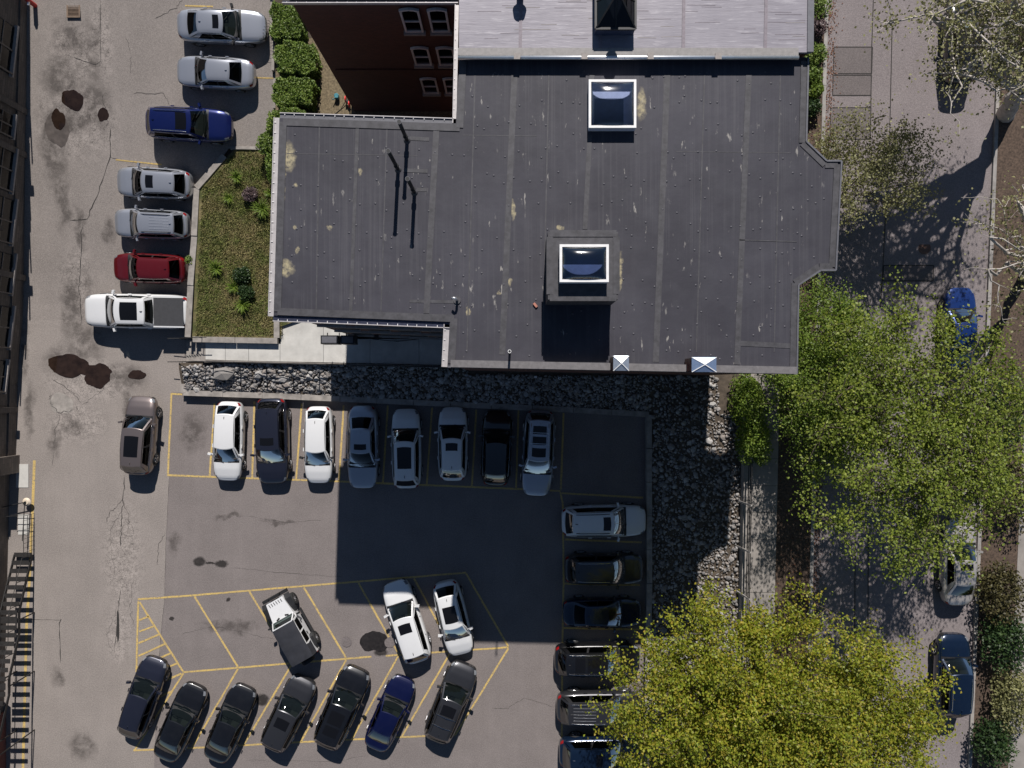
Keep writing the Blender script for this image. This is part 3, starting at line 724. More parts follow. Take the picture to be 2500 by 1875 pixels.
m = prism_hole(ROOF, HOLE, ZR - 0.12, ZR); roof = ob('roof', m, M['roof'], B)
m = MB(); m.prism(UP, ZR + 0.26, ZR + 0.38); uroof = ob('roof', m, M['silver_roof'], B); uroof['label'] = 'wrinkled silver coated upper roof'
m = MB(); m.prism(NW_, ZR - 0.1, ZR); ob('roof', m, M['trim'], B)

def rpts(*q): return [R(*p) for p in q]
def rbar(a, b_, wd, z0, z1, mat, name='seam_strip', parent=roof, dz=0.0):
    m = MB(); m.bar((*a, (z0 + z1) / 2 + dz), (*b_, (z0 + z1) / 2 + dz), wd, z1 - z0); return ob(name, m, mat, parent)
SEAMS = [((1256, 182), (1226, 866), .36), ((1446, 182), (1442, 200), .3), ((1440, 330), (1428, 560), .28), ((1629, 182), (1601, 884), .36), ((1828, 182), (1799, 890), .34), ((1066, 306), (1041, 765), .36), ((873, 300), (856, 765), .2), ((1805, 586), (1945, 590), .06), ((1802, 838), (1938, 845), .3), ((1000, 735), (1108, 737), .18), ((1048, 340), (1000, 338), .22), ((1044, 418), (985, 416), .22), ((1042, 463), (1018, 463), .22)]
for i, (a, b_, wd) in enumerate(SEAMS): rbar(R(*a), R(*b_), wd * .7, ZR, ZR + 0.012 + 0.002 * (i % 3), M['seam'])
for x0, x1 in ((780, 772), (945, 930), (1160, 1140), (1340, 1325), (1720, 1700), (1905, 1890)):     # narrow lap seams
    rbar(R(x0, 182 if x0 > 1121 else 306), R(x1, 860 if x1 > 1100 else 762), 0.05, ZR, ZR + 0.006, M['seam'])
for y0 in (330,):
    rbar(R(1130, y0), R(1310, y0 + 2), 0.03, ZR, ZR + 0.005, M['seam']); rbar(R(1650, y0 + 40), R(1930, y0 + 43), 0.03, ZR, ZR + 0.005, M['seam']); rbar(R(700, y0 + 45), R(1020, y0 + 50), 0.03, ZR, ZR + 0.005, M['seam'])
# perimeter flashing
edge = ROOF; n = len(edge); ins = inset(ROOF, 0.17)
for i in range(n):
    if i == 2: continue
    rbar(ins[i], ins[(i + 1) % n], 0.30, ZR + 0.001, ZR + 0.03 + 0.002 * (i % 4), M['seam'], 'flashing')
ins2 = inset(ROOF, 0.03)
for i in (3, 4, 5, 6, 7, 8, 9, 10): rbar(ins2[i], ins2[(i + 1) % n], 0.07, ZR - 0.14, ZR + 0.075 + 0.002 * (i % 4), M['trim'], 'edge_trim')
# raised south parapet
rbar(inset(ROOF, 0.16)[10], inset(ROOF, 0.16)[11], 0.30, ZR + 0.002, ZR + 0.36, plain('parapet coating', (0.15, 0.14, 0.14), 0.6, var=0.2), 'parapet')
# fastener bumps
m = MB(); r_ = random.Random(3)
def inside(p, poly):
    c_ = False; j = len(poly) - 1
    for i in range(len(poly)):
        if (poly[i][1] > p[1]) != (poly[j][1] > p[1]) and p[0] < (poly[j][0] - poly[i][0]) * (p[1] - poly[i][1]) / (poly[j][1] - poly[i][1]) + poly[i][0]: c_ = not c_
        j = i
    return c_
inn = inset(ROOF, 0.5); q = 0
for gx in np.arange(690, 2040, 26):
    for gy in np.arange(190, 900, 62):
        p = R(gx + r_.uniform(-9, 9) + (13 if int(gy) % 2 else 0), gy + r_.uniform(-20, 20))
        if not inside(p, inn) or inside(p, HOLE) or r_.random() < 0.35: continue
        vs = [(p[0], p[1], ZR + 0.024)] + [(p[0] + math.cos(a) * rr_, p[1] + math.sin(a) * rr_, ZR + hh) for rr_, hh in ((0.030, 0.02), (0.052, 0.002)) for a in [k * math.pi / 4 for k in range(8)]]
        m.add(vs, [(0, 1 + k, 1 + (k + 1) % 8) for k in range(8)] + [(1 + k, 9 + k, 9 + (k + 1) % 8, 1 + (k + 1) % 8) for k in range(8)])
o = ob('fastener_bumps', m, M['plate'], roof, smooth=True); o['kind'] = 'stuff'

# gutters with straps
strap = MB(); strap.box((0, 0, 0), (1, 0.022, 0.008)); strap_me = strap.mesh('strap'); strap_me.materials.append(M['white'])
def gutter(a, b_, label, liner, wd=0.24, side=1, zt=ZR - 0.02, lipmat=None, step=0.42):
    a, b_ = Vector(a), Vector(b_); d = (b_ - a); L = d.length; d.normalize(); nn = Vector((-d.y, d.x)) * side
    g = MB(); c0, c1 = a + nn * wd / 2, b_ + nn * wd / 2
    g.bar((*c0, zt - 0.06), (*c1, zt - 0.06), wd, 0.02); root = ob('gutter', g, liner, B); root['label'] = label
    g = MB(); c0, c1 = a + nn * (wd - 0.01), b_ + nn * (wd - 0.01); g.bar((*c0, zt - 0.08), (*c1, zt - 0.08), 0.035, 0.17); ob('lip', g, lipmat or M['gutter'], root)
    ang = math.atan2(nn.y, nn.x); nst = int(L / step)
    for k in range(nst):
        c_ = a + d * (k + 0.5 + random.uniform(-.06, .06)) * step + nn * (wd * 0.80)
        o = bpy.data.objects.new('strap', strap_me); COL.objects.link(o); o.location = (c_.x, c_.y, zt - 0.012); o.rotation_euler = (0, 0, ang); o.scale = (wd * 0.42, 1.15, 1); o.parent = root
gutter(R(682, 286), R(668, 772), 'pale gutter on the west eave', M['gutter'], side=-1)
gutter(R(666, 770), R(1101, 787), 'gutter with dark blue shade colour inside on the south eave of the west wing', M['gutter_shade'], side=-1)
gutter(R(1097.5, 792), R(1092, 896), 'short pale gutter on the inner corner', M['gutter'], side=-1)
gutter(R(682, 288), R(1113, 302), 'grey gutter on the north eave of the west wing', M['trim'], side=1)
gutter(R(1114, 300), R(1120, 10), 'pale gutter facing the yard', M['gutter'], side=1, wd=0.16)
gutter(R(688, -1), R(1118, -1), 'gutter over the dark brick wall', M['gutter_shade'], side=-1, wd=0.12)
# upper roof eave: grey fascia, bright metal gutter, brackets
uy = R(0, 138)[1]; xa, xb = R(1120, 0)[0], R(1940, 0)[0]
m = MB(); m.box(((xa + xb) / 2, uy + 0.02, ZR + 0.365), (xb - xa, 0.30, 0.10)); fas = ob('fascia', m, plain('grey fascia', (0.24, 0.225, 0.215), 0.6, var=0.15), B)
m = MB(); m.tube([(xa, uy - 0.23, ZR + 0.40), (xb, uy - 0.23, ZR + 0.40)], 0.085, 16); ob('metal_gutter', m, M['galv'], B, smooth=True)
m = MB(); m.box(((xa + xb) / 2, uy - 0.17, ZR + 0.27), (xb - xa, 0.18, 0.04)); ob('gutter_back', m, M['gutter_shade'], fas)  # blue of reflected sky sits in this strip's colour
for px in (1262, 1424, 1583, 1746):
    m = MB(); m.box((R(px, 0)[0], uy - 0.2, ZR + 0.47), (0.26, 0.26, 0.05)); ob('gutter_bracket', m, M['sill'], fas)
ue = R(1974, 138)
rbar((ue[0] - .1, ue[1]), (ue[0] - .02, ue[1] + 8), 0.26, ZR + 0.38, ZR + 0.44, M['trim'], 'flashing', uroof)
for px, x2 in ((1270, 1276), (1466, 1468), (1668, 1672), (1868, 1875)):
    rbar(P(px, 118, ZR + .38)[:2], P(x2, -250, ZR + .38)[:2], 0.13, ZR + 0.38, ZR + 0.41, M['seam_dark'], 'seam_strip', uroof)
for k in range(70):
    x = random.uniform(xa + .3, xb); y = uy + random.uniform(0.5, 3.6); L = random.uniform(0.4, 1.6)
    rbar((x, y), (min(x + L, ue[0] - .3), y + random.uniform(-.02, .02)), 0.018, ZR + 0.38, ZR + 0.386, M['seam_dark'] if k % 3 else M['sill'], 'lap_edge', uroof)

# windows in the shaded north brick wall
yw = NW_[0][1] - 0.02
for row, (z0, z1) in enumerate(((12.0, 13.85), (8.6, 10.35), (5.1, 6.9))):
    for cx in (-4.46, -3.25):
        wd = 0.84; win = MB(); win.box((cx, yw - 0.01, (z0 + z1) / 2), (wd, 0.04, z1 - z0)); wo = ob('window', win, M['darkroom'], B)
        f = MB()
        for sx in (-1, 1): f.box((cx + sx * (wd / 2 - 0.04), yw - 0.06, (z0 + z1) / 2), (0.09, 0.10, z1 - z0))
        f.box((cx, yw - 0.06, z0 + 0.05), (wd - 0.17, 0.095, 0.1)); f.box((cx, yw - 0.055, (z0 + z1) / 2), (wd - 0.17, 0.08, 0.06))
        arc = [(cx - wd / 2, z1 - 0.02), (cx - wd / 4, z1 + 0.07), (cx, z1 + 0.10), (cx + wd / 4, z1 + 0.07), (cx + wd / 2, z1 - 0.02)]
        for p, q_ in zip(arc[:-1], arc[1:]): f.bar((p[0], yw - 0.065, p[1]), (q_[0], yw - 0.065, q_[1]), 0.11, 0.10)
        ob('frame', f, M['winframe'], wo)
        s = MB(); s.box((cx, yw - 0.09, z0 - 0.07), (wd + 0.16, 0.22, 0.12)); ob('sill', s, M['sill'], wo)
        p_ = MB(); p_.box((cx, yw - 0.04, (z0 + z1) / 2), (wd - 0.18, 0.012, z1 - z0 - 0.1)); ob('pane', p_, M['pane'], wo)
m = MB(); m.box((-5.6, yw - 0.03, 7.9), (7.0, 0.05, 0.12)); ob('string_course', m, M['brick'], B)
# ledges and windows of the south wall of the west wing
ys_ = inset(ROOF, 0.12)[13][1] + 0.0
pA, pB = Vector(inset(ROOF, 0.12)[13]), Vector(inset(ROOF, 0.12)[12])
for z in (1.9, 5.2, 8.7, 12.2):
    m = MB(); a = pA + Vector((0.1, -0.05)); b_ = pB + Vector((-0.1, -0.05)); m.bar((*a, z), (*b_, z), 0.16, 0.14); ob('ledge', m, M['sill'], B)
for z in (2.6, 6.2, 9.7):
    for f_ in (0.16, 0.38, 0.6, 0.82):
        c_ = pA.lerp(pB, f_); m = MB(); m.box((c_.x, c_.y - 0.02, z + 0.9), (1.0, 0.06, 1.7)); wo = ob('window', m, M['darkroom'], B)
        m = MB(); m.box((c_.x, c_.y - 0.07, z), (1.15, 0.2, 0.1)); ob('sill', m, M['sill'], wo)

# skylights
def dome_fn(cx, cy, sx, sy, z, h):
    return lambda u, v: (cx + (u - .5) * sx, cy + (v - .5) * sy, z + h * (1 - abs(2 * u - 1) ** 2.6) ** .6 * (1 - abs(2 * v - 1) ** 2.6) ** .6)
def skylight(x0, y0, x1, y1, zb, hc, label, zin, fm):
    z = zb + hc; a = P(x0, y0, z); b_ = P(x1, y1, z); cx, cy = (a[0] + b_[0]) / 2, (a[1] + b_[1]) / 2; sx, sy = abs(b_[0] - a[0]), abs(b_[1] - a[1])
    m = MB()
    for s in (-1, 1):
        m.box((cx + s * (sx / 2 - 0.06), cy, zb + hc / 2 - .02), (0.10, sy - .02, hc)); m.box((cx, cy + s * (sy / 2 - 0.06), zb + hc / 2 - .025), (sx - 0.23, 0.10, hc - .01))
    sk = ob('skylight', m, M['shaft'], B); sk['label'] = label
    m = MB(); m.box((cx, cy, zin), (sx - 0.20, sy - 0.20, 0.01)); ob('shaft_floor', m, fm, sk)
    for sgn_ in (-1, 1):
        m = MB(); m.box((cx + sgn_ * (sx / 2 - .125), cy, (zin + zb) / 2), (0.03, sy - .22, abs(zb - zin))); ob('shaft_wall', m, M['shaft'], sk)
        m = MB(); m.box((cx, cy + sgn_ * (sy / 2 - .125), (zin + zb) / 2), (sx - .28, 0.03, abs(zb - zin))); ob('shaft_wall', m, M['shaft'], sk)
    f = MB()
    for s in (-1, 1):
        f.box((cx + s * (sx / 2 - 0.05), cy, z + 0.02), (0.10, sy, 0.07)); f.box((cx, cy + s * (sy / 2 - 0.05), z + 0.019), (sx - 0.2, 0.10, 0.068))
    ob('frame', f, M['white'], sk)
    d = MB(); d.grid(dome_fn(cx, cy, sx - 0.2, sy - 0.2, z + 0.03, 0.26), 24, 24); ob('dome', d, M['dome'], sk, smooth=True)
    return cx, cy, sx, sy, z
s1 = skylight(1437, 195, 1553, 313, ZR, 0.38, 'square skylight with white frame near the silver roof', ZR + 0.16, M['shaft'])  # shallow floor in wall colour stands in for a lit deep shaft wall
m = MB(); m.box((s1[0] - .12, s1[1] - .25, ZR + 0.175), (s1[2] * .62, s1[3] * .56, 0.012)); ob('shaft_shade_plate', m, M['blueroom'], [c for c in B.children if c.get('label', '').startswith('square skylight with white frame near')][0])  # dark blue plate paints the shaded depth of a deeper shaft
# roof house with its own skylight
hz = 2.05; hb = P(1331, 572, ZR + hz); 
hx0, hx1 = P(1338, 0, ZR + hz)[0], P(1509, 0, ZR + hz)[0]; hy0, hy1 = P(0, 731, ZR + hz)[1], P(0, 566, ZR + hz)[1]
kA, kB = P(1375, 606, ZR + hz + .42), P(1477, 680, ZR + hz + .42)
m = prism_hole([(hx0, hy0), (hx1, hy0), (hx1, hy1), (hx0, hy1)], [(kA[0], kA[1]), (kB[0], kA[1]), (kB[0], kB[1]), (kA[0], kB[1])], ZR + .002, ZR + hz); hs = ob('roof_house', m, M['seam'], B); hs['label'] = 'square roof house carrying a skylight'
for a, b_ in (((hx0, hy0), (hx1, hy0)), ((hx1, hy0), (hx1, hy1)), ((hx1, hy1), (hx0, hy1)), ((hx0, hy1), (hx0, hy0))):
    c_ = ((hx0 + hx1) / 2, (hy0 + hy1) / 2); a2 = [a[i] + (c_[i] - a[i]) * .05 for i in (0, 1)]; b2 = [b_[i] + (c_[i] - b_[i]) * .05 for i in (0, 1)]
    m = MB(); ns = abs(a[0] - b_[0]) < .01; sg_ = .135 * (1 if b_[1] > a[1] else -1) if ns else 0
    m.bar((a2[0], a2[1] + sg_, ZR + hz + 0.01), (b2[0], b2[1] - sg_, ZR + hz + 0.01), 0.26, 0.03 if ns else 0.034); ob('flashing', m, M['seam'], hs)
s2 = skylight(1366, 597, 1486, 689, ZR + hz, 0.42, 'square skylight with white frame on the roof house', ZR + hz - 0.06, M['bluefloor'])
m = MB(); m.box((s2[0] - 0.05, s2[1] - s2[3] / 2 + 0.2, ZR + hz - 0.02), (0.8, 0.2, 0.05)); ob('debris', m, M['brickloose'], [c for c in B.children if c.get('label', '').endswith('roof house') and c.name.startswith('skylight')][0])
# lantern skylight on the silver roof
zu = ZR + 0.38; lx0, lx1 = P(1454, 0, zu + .5)[0], P(1551, 0, zu + .5)[0]; ly0, ly1 = P(0, 72, zu + .5)[1], P(0, -60, zu + .5)[1]; lz = zu + 0.55; ap = ((lx0 + lx1) / 2, (ly0 + ly1) / 2, zu + 1.35)
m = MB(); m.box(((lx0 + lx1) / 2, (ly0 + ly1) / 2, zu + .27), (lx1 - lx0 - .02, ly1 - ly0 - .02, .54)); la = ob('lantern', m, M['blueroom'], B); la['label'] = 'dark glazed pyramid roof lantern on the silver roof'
cs = [(lx0, ly0), (lx1, ly0), (lx1, ly1), (lx0, ly1)]
for i in range(4):
    a, b_ = cs[i], cs[(i + 1) % 4]
    m = MB(); m.bar((*a, lz), (*b_, lz), 0.09, 0.09); ob('glazing_bar', m, M['black'], la)
    m = MB(); m.bar((*a, lz), ap, 0.06, 0.06); ob('glazing_bar', m, M['black'], la)
    m = MB(); mid = ((a[0] + b_[0]) / 2, (a[1] + b_[1]) / 2, lz); m.bar(mid, ap, 0.035, 0.035); ob('glazing_bar', m, M['black'], la)
    m = MB(); m.add([(*a, lz - .02), (*b_, lz - .02), (ap[0], ap[1], ap[2] - .04)], [(0, 1, 2)]); ob('pane', m, M['pane'], la)
m = MB(); m.cyl((ap[0], ap[1], ap[2] - .05), 0.16, 0.5, 14); m.cyl((ap[0], ap[1], ap[2] + .45), 0.24, 0.12, 16); ob('finial', m, M['black'], la)
v = P(1270, -8, zu); m = MB(); m.cyl((v[0], v[1], zu), 0.14, 0.55, 14); m.cyl((v[0], v[1], zu + 0.5), 0.29, 0.22, 18, r2=0.24); o = ob('roof_vent', m, M['black'], B); o['label'] = 'mushroom vent on the silver roof'

# vent pipes
for (bx, by, h, lab) in ((994, 343, 2.15, 'tall black vent pipe nearest the yard'), (972, 414, 2.42, 'tall black vent pipe, leftmost of three'), (1012, 470, 2.02, 'tall black vent pipe nearest the south')):
    x, y, _ = P(bx, by, ZR); m = MB(); m.cyl((x, y, ZR + 0.03), 0.078, h - .06, 14); vp = ob('vent_pipe', m, M['black'], B, smooth=True); vp['label'] = lab
    m = MB(); m.cyl((x, y, ZR + 0.005), 0.15, 0.10, 16, r2=0.08); ob('boot', m, M['seam'], vp); m = MB(); m.cyl((x, y, ZR + 0.45), 0.105, 0.16, 14); ob('collar', m, M['black'], vp)
    m = MB(); m.cyl((x, y, ZR + h - 0.035), 0.095, 0.035, 16); c_ = ob('cap', m, M['trim'], vp); m = MB(); m.cyl((x, y, ZR + h - 0.01), 0.08, 0.014, 16); ob('mouth', m, M['plastic'], vp)
x, y, _ = P(1244, 858, ZR + 1.6); m = MB(); m.cyl((x, y, ZR), 0.05, 1.6, 12); vp = ob('vent_pipe', m, M['black'], B); vp['label'] = 'short black vent pipe at the south parapet'
m = MB(); m.tube([(x + .062 * math.cos(a), y + .062 * math.sin(a), ZR + 1.6) for a in [i * math.pi / 8 for i in range(17)]], 0.012, 6); ob('rim', m, M['white'], vp)
x, y, _ = P(1116, 733, ZR); m = MB(); m.tube([(x, y, ZR), (x, y, ZR + .38), (x - .03, y + .02, ZR + .48), (x - .10, y + .03, ZR + .52), (x - .18, y + .03, ZR + .44)], 0.055, 10); o = ob('gooseneck_vent', m, M['galv'], B, smooth=True)
m = MB(); m.cyl((x, y, ZR + .005), 0.16, 0.05, 16); ob('boot', m, M['seam'], o)
# chimneys
for (x0, x1, y0, y1, lab, mt) in ((1498, 1536, 869, 905, 'small brick chimney with pale metal cap', M['sheet']), (1690, 1750, 872, 908, 'wide brick chimney with blue grey metal cap', plain('blue grey cap', (0.30, 0.40, 0.58), 0.25, metal=0.6, var=0.1))):
    hh = 1.35; a = P(x0, y0, ZR + hh); b_ = P(x1, y1, ZR + hh); cx, cy, sx, sy = (a[0] + b_[0]) / 2, (a[1] + b_[1]) / 2, abs(b_[0] - a[0]), abs(b_[1] - a[1])
    m = MB(); m.box((cx, cy, ZR + hh / 2 - .1), (sx - .06, sy - .06, hh - .1)); ch = ob('chimney', m, M['redbrick'], B); ch['label'] = lab
    m = MB(); vs = [(cx - sx / 2, cy - sy / 2, ZR + hh - .06), (cx + sx / 2, cy - sy / 2, ZR + hh - .06), (cx + sx / 2, cy + sy / 2, ZR + hh - .06), (cx - sx / 2, cy + sy / 2, ZR + hh - .06)]
    vs += [(v_[0], v_[1], v_[2] - .09) for v_ in vs] + [(cx, cy, ZR + hh + .07)]
    m.add(vs, [(0, 1, 8), (1, 2, 8), (2, 3, 8), (3, 0, 8), (0, 4, 5, 1), (1, 5, 6, 2), (2, 6, 7, 3), (3, 7, 4, 0)]); cp = ob('cap', m, mt, ch)
    for a_, b2 in ((0, 2), (1, 3)):
        p, q_ = Vector(vs[a_]), Vector(vs[b2]); m = MB(); cc = Vector(vs[8]) + Vector((0, 0, .012)); m.bar(p + Vector((0, 0, .01)), cc, 0.03, 0.02); m.bar(cc, q_ + Vector((0, 0, .01)), 0.03, 0.02); ob('cap_seam', m, M['white'], ch)
    for j, zc in enumerate(np.arange(ZR + 0.12, ZR + hh - .2, 0.24)):
        m = MB(); m.box((cx, cy, zc), (sx - .03, sy - .03, 0.025)); ob('mortar_band', m, M['iron'], ch)
x, y, _ = P(1307, 745, ZR + .03); m = MB(); m.box((0, 0, 0), (0.21, 0.1, 0.07)); o = ob('loose_brick', m, M['brickloose']); o.location = (x, y, ZR + .05); o.rotation_euler = (0, 0, math.radians(-50)); tag(o, 'loose red brick lying on the dark roof beside the roof house', 'brick')

# soccer ball at the foot of the south wall
x, y, _ = P(1366, 920, 1.0); import bmesh
bm = bmesh.new(); bmesh.ops.create_icosphere(bm, subdivisions=3, radius=0.115); me = bpy.data.meshes.new('ball')
ph = (1 + 5 ** .5) / 2; ico = [Vector(v_).normalized() for v_ in [(0, s1_, s2_ * ph) for s1_ in (-1, 1) for s2_ in (-1, 1)] + [(s1_, s2_ * ph, 0) for s1_ in (-1, 1) for s2_ in (-1, 1)] + [(s2_ * ph, 0, s1_) for s1_ in (-1, 1) for s2_ in (-1, 1)]]
for f in bm.faces:
    f.smooth = True; d = f.calc_center_median().normalized(); f.material_index = 1 if max(d.dot(i_) for i_ in ico) > 0.94 else 0
bm.to_mesh(me); bm.free(); o = link('soccer_ball', me, [M['white'], M['black']]); o.location = (x, min(y, 0.38), zbedN(x, .4) + 0.17); tag(o, 'white and black soccer ball by the foot of the south wall', 'ball')
x, y, _ = P(1306, 912, 1.0); m = MB(); m.box((0, 0, 0), (0.16, 0.12, 0.1)); o = ob('junction_box', m, M['white']); o.location = (x, 0.42, 2.2); tag(o, 'small white box on the foot of the south wall', 'box')

# air conditioner, wall lamp and cable under the wing
acx, acy = -11.0, 2.75
for i, (x, wd, lab) in enumerate(((-10.55, 1.0, 'black wall mounted condenser unit over the sunny walkway'), (-9.5, .8, 'smaller black condenser unit tucked under the eave'))):
    e = empty('condenser_unit', (x, 2.2, ZW + 1.5), lab, 'air conditioner')
    yb = pA.y - 0.45
    m = MB(); m.box((x, yb, ZW + 2.0), (wd, 0.5, 0.9)); ob('casing', m, M['black'], e)
    m = MB(); m.box((x, yb, ZW + 2.465), (wd - .16, .36, 0.02)); ob('top_panel', m, M['trim'], e)
    for s in (-.35, .35): m = MB(); m.bar((x + s * wd, pA.y + .02, ZW + 1.5), (x + s * wd, yb - .25, ZW + 1.5), 0.05, 0.06); ob('bracket', m, M['iron'], e)
e = empty('wall_lantern', (-8.0, pA.y, 2.6), 'small dark wall lamp above the shaded walkway', 'lamp'); m = MB(); m.box((-8.0, pA.y - .25, 2.6), (.22, .3, .25)); ob('housing', m, M['black'], e); m = MB(); m.box((-8.0, pA.y - .3, 2.46), (.14, .14, .05)); ob('lens', m, M['lamp'], e)
cb = [(-9.0, pA.y - .12, 2.2), (-8.4, pA.y - .3, 1.6), (-7, pA.y - .4, 1.12), (-6, pA.y - .3, 1.12), (-5, pA.y - .2, 1.7), (-3.5, pA.y - .1, 2.2)]
m = MB(); m.tube(cb, 0.02, 6); tag(ob('cable', m, M['black']), 'black cable sagging along the shaded wing wall', 'cable')

# ------------------------------------------------------------------ west building
WB = empty('stone_building', (-31, 2, 0), 'dark stone building along the left edge of the drive', 'building')
fx = lambda y: XW(y)
for y0_, y1_ in ((-5.3, 0), (0, 6), (6, 11), (11, 16), (16, 21), (21, 30)):
    m = MB(); m.prism([(fx(y1_), y1_), (fx(y0_), y0_), (-50, y0_), (-50, y1_)], -0.3, zdrive((y0_ + y1_) / 2) + 3.8); ob('wall', m, M['facade'], WB)
    m = MB(); m.prism([(fx(y1_) - .1, y1_), (fx(y0_) - .1, y0_), (-50, y0_), (-50, y1_)], zdrive((y0_ + y1_) / 2) + 3.8, zdrive((y0_ + y1_) / 2) + 3.95); ob('roof', m, M['trim'], WB)
m = MB(); m.prism([(fx(-5.32) - .25, -5.32), (fx(-30) - .25, -30), (-50, -30), (-50, -5.32)], -0.3, 7); ob('wall', m, M['facade'], WB)
for i, (p0, p1) in enumerate(((50, 165), (268, 325), (355, 460), (480, 590), (615, 715), (745, 850), (878, 960))):
    zz0 = 1.35; ya = Pz(10, (p0 + p1) / 2, zdrive, 2.0)[1]; hw = (p1 - p0) / F * 42 / 2; zb = zdrive(ya) + 1.15; x = fx(ya); slope = math.atan2(2.7, 22.6)
    rz = -slope if ya > 0 else -0.03
    e = MB(); e.box((x + 0.0, ya, zb + 1.0), (0.04, hw * 2, 2.0), rz); wo = ob('window', e, M['darkroom'], WB)
    e = MB(); e.box((x + 0.03, ya, zb + 1.0), (0.02, hw * 1.9, 1.9), rz); ob('pane', e, M['pane'], wo)
    e = MB(); e.box((x + 0.09, ya, zb - 0.05), (0.26, hw * 2.15, 0.12), rz); ob('sill', e, M['sill'], wo)
    for s in (-1, 0, 1):
        e = MB(); e.box((x + 0.06, ya + s * (hw - 0.04), zb + 1.0), (0.08, 0.08, 2.0), rz); ob('frame', e, M['oldframe'], wo)
    e = MB(); e.box((x + 0.055, ya, zb + 0.9), (0.06, hw * 1.95, 0.06), rz); ob('frame', e, M['oldframe'], wo)
for k, yy in enumerate((16.4, 13.9, 6.6, -1.6)):
    m = MB(); m.box((fx(yy) + .05, yy, zdrive(yy) + 1.5), (0.22, 0.35, 3.4), -0.1); ob('pilaster', m, M['facade'], WB)
for ya, yb in ((29, 0.02), (-0.02, -5.2)):
    m = MB(); m.bar((fx(ya) + .04, ya, zdrive(ya) + .35), (fx(yb) + .04, yb, zdrive(yb) + .35), 0.12, 0.7); ob('plinth', m, M['facade'], WB)
m = MB(); m.box((fx(-5.0) + .1, -5.0, 1.5), (0.5, 1.1, 3.4)); ob('buttress', m, M['facade'], WB)
# bay window at the lower left
m = MB(); yb0, yb1 = P(0, 1650, 3)[1], P(0, 1790, 3)[1]
bx = fx(-18) - .25
m.prism([(bx - .1, yb0), (bx + .5, yb0 - .5), (bx + .5, yb1 + .5), (bx - .1, yb1)], 2.4, 6.5); bay = ob('bay_window', m, M['gutter'], WB)
m = MB(); m.box((bx + .51, (yb0 + yb1) / 2, 4.2), (.04, abs(yb0 - yb1) - 1.5, 1.8)); ob('pane', m, M['pane'], bay)
m = MB(); m.box((bx + .02, -22.5, 3), (.12, 4.0, 6)); ob('brick_panel', m, M['redbrick'], WB)
# wall lights on the west facade
labs = ['topmost small wall lamp on the left facade near the potholes', 'wall lamp on the left facade level with the silver hatchback row', 'wall lamp on the left facade just above the long puddle', 'wall lamp on the left facade at the top of the yellow edge line']
for (px, py), lab in zip(((72, 284), (62, 556), (52, 958), (41, 1128)), labs):
    z0 = Pz(px, py, zdrive)[2]; x, y, _ = P(px, py, z0 + 2.4); x = max(x, fx(y) + 0.16); e = empty('wall_lamp', (fx(y), y, z0 + 2.4), lab, 'lamp', 'wall lamps on the left facade')
    m = MB(); m.box((fx(y) + .2, y, z0 + 2.4), (.36, .26, .26)); ob('housing', m, M['black'], e); m = MB(); m.box((fx(y) + .25, y, z0 + 2.545), (.16, .16, .03)); ob('hood', m, M['trim'], e); m = MB(); m.box((fx(y) + .22, y, z0 + 2.25), (.2, .18, .05)); ob('lens', m, M['lamp'], e)
# red standpipe, drain
e0 = Pz(86, 14, zdrive); e = empty('standpipe', e0, 'red fire hose standpipe against the left facade at the top edge', 'standpipe')
m = MB(); m.cyl(e0, 0.13, 0.75, 14); m.cyl((e0[0], e0[1], e0[2] + .75), 0.14, 0.12, 14, r2=0.05); m.tube([(e0[0], e0[1] + .15, e0[2] + .6), (e0[0], e0[1] - .05, e0[2] + .6)], 0.09); ob('body', m, plain('red enamel', (0.45, 0.02, 0.015), 0.4, var=0.15), e)
m = MB(); m.tube([(e0[0], e0[1] - .1, e0[2] + .6), (e0[0], e0[1] - .32, e0[2] + .6)], 0.09); ob('outlet', m, M['chrome'], e)
d0 = Pz(180, 27, zdrive); e = empty('drain_grate', d0, 'square rusty storm drain grate in the upper drive', 'drain')
zt = zdrive(d0[1]) + 0.03
m = MB()
for s in (-1, 1): m.box((d0[0] + s * .36, d0[1], zt), (.08, .8, .04)); m.box((d0[0], d0[1] + s * .36, zt - .002), (.64, .08, .04))
ob('frame', m, plain('rusted grate', (0.16, 0.11, 0.075), 0.75, var=.3), e)
m = MB(); m.box((d0[0], d0[1], zt - .03), (.64, .64, .01)); ob('pit', m, M['darkroom'], e)
for k in range(8): m = MB(); m.box((d0[0], d0[1] - .28 + k * .08, zt), (.64, .035, .03)); ob('bar', m, plain('rusted grate bar', (0.16, 0.11, 0.075), 0.75, var=.3) if k == 0 else bpy.data.materials['rusted grate bar'], e)

# pale slabs beside the wall, round lamp on bracket, fire stair
for (a, b_, lab) in (((40, 1133), (70, 1190), 'upper pale concrete slab beside the yellow edge line'), ((45, 1256), (71, 1305), 'lower pale concrete slab beside the fire stair')):
    p, q_ = P(*a), P(*b_); m = MB(); m.box(((p[0] + q_[0]) / 2, (p[1] + q_[1]) / 2, 0.01), (abs(q_[0] - p[0]), abs(q_[1] - p[1]), 0.05)); tag(ob('ground_slab', m, M['concrete']), lab, 'slab')
x, y, _ = P(62, 1226, .5); e = empty('bracket_lamp', (fx(y) - .25, y, .5), 'round cream lamp on a black bracket arm at the left edge', 'lamp')
m = MB(); m.cyl((x, y, .4), 0.26, 0.1, 20, r2=0.16); ob('shade', m, plain('cream enamel', (0.62, 0.52, 0.40), 0.5, var=.05), e); m = MB(); m.cyl((x, y, .5), 0.06, 0.08, 10); ob('cap', m, M['black'], e)
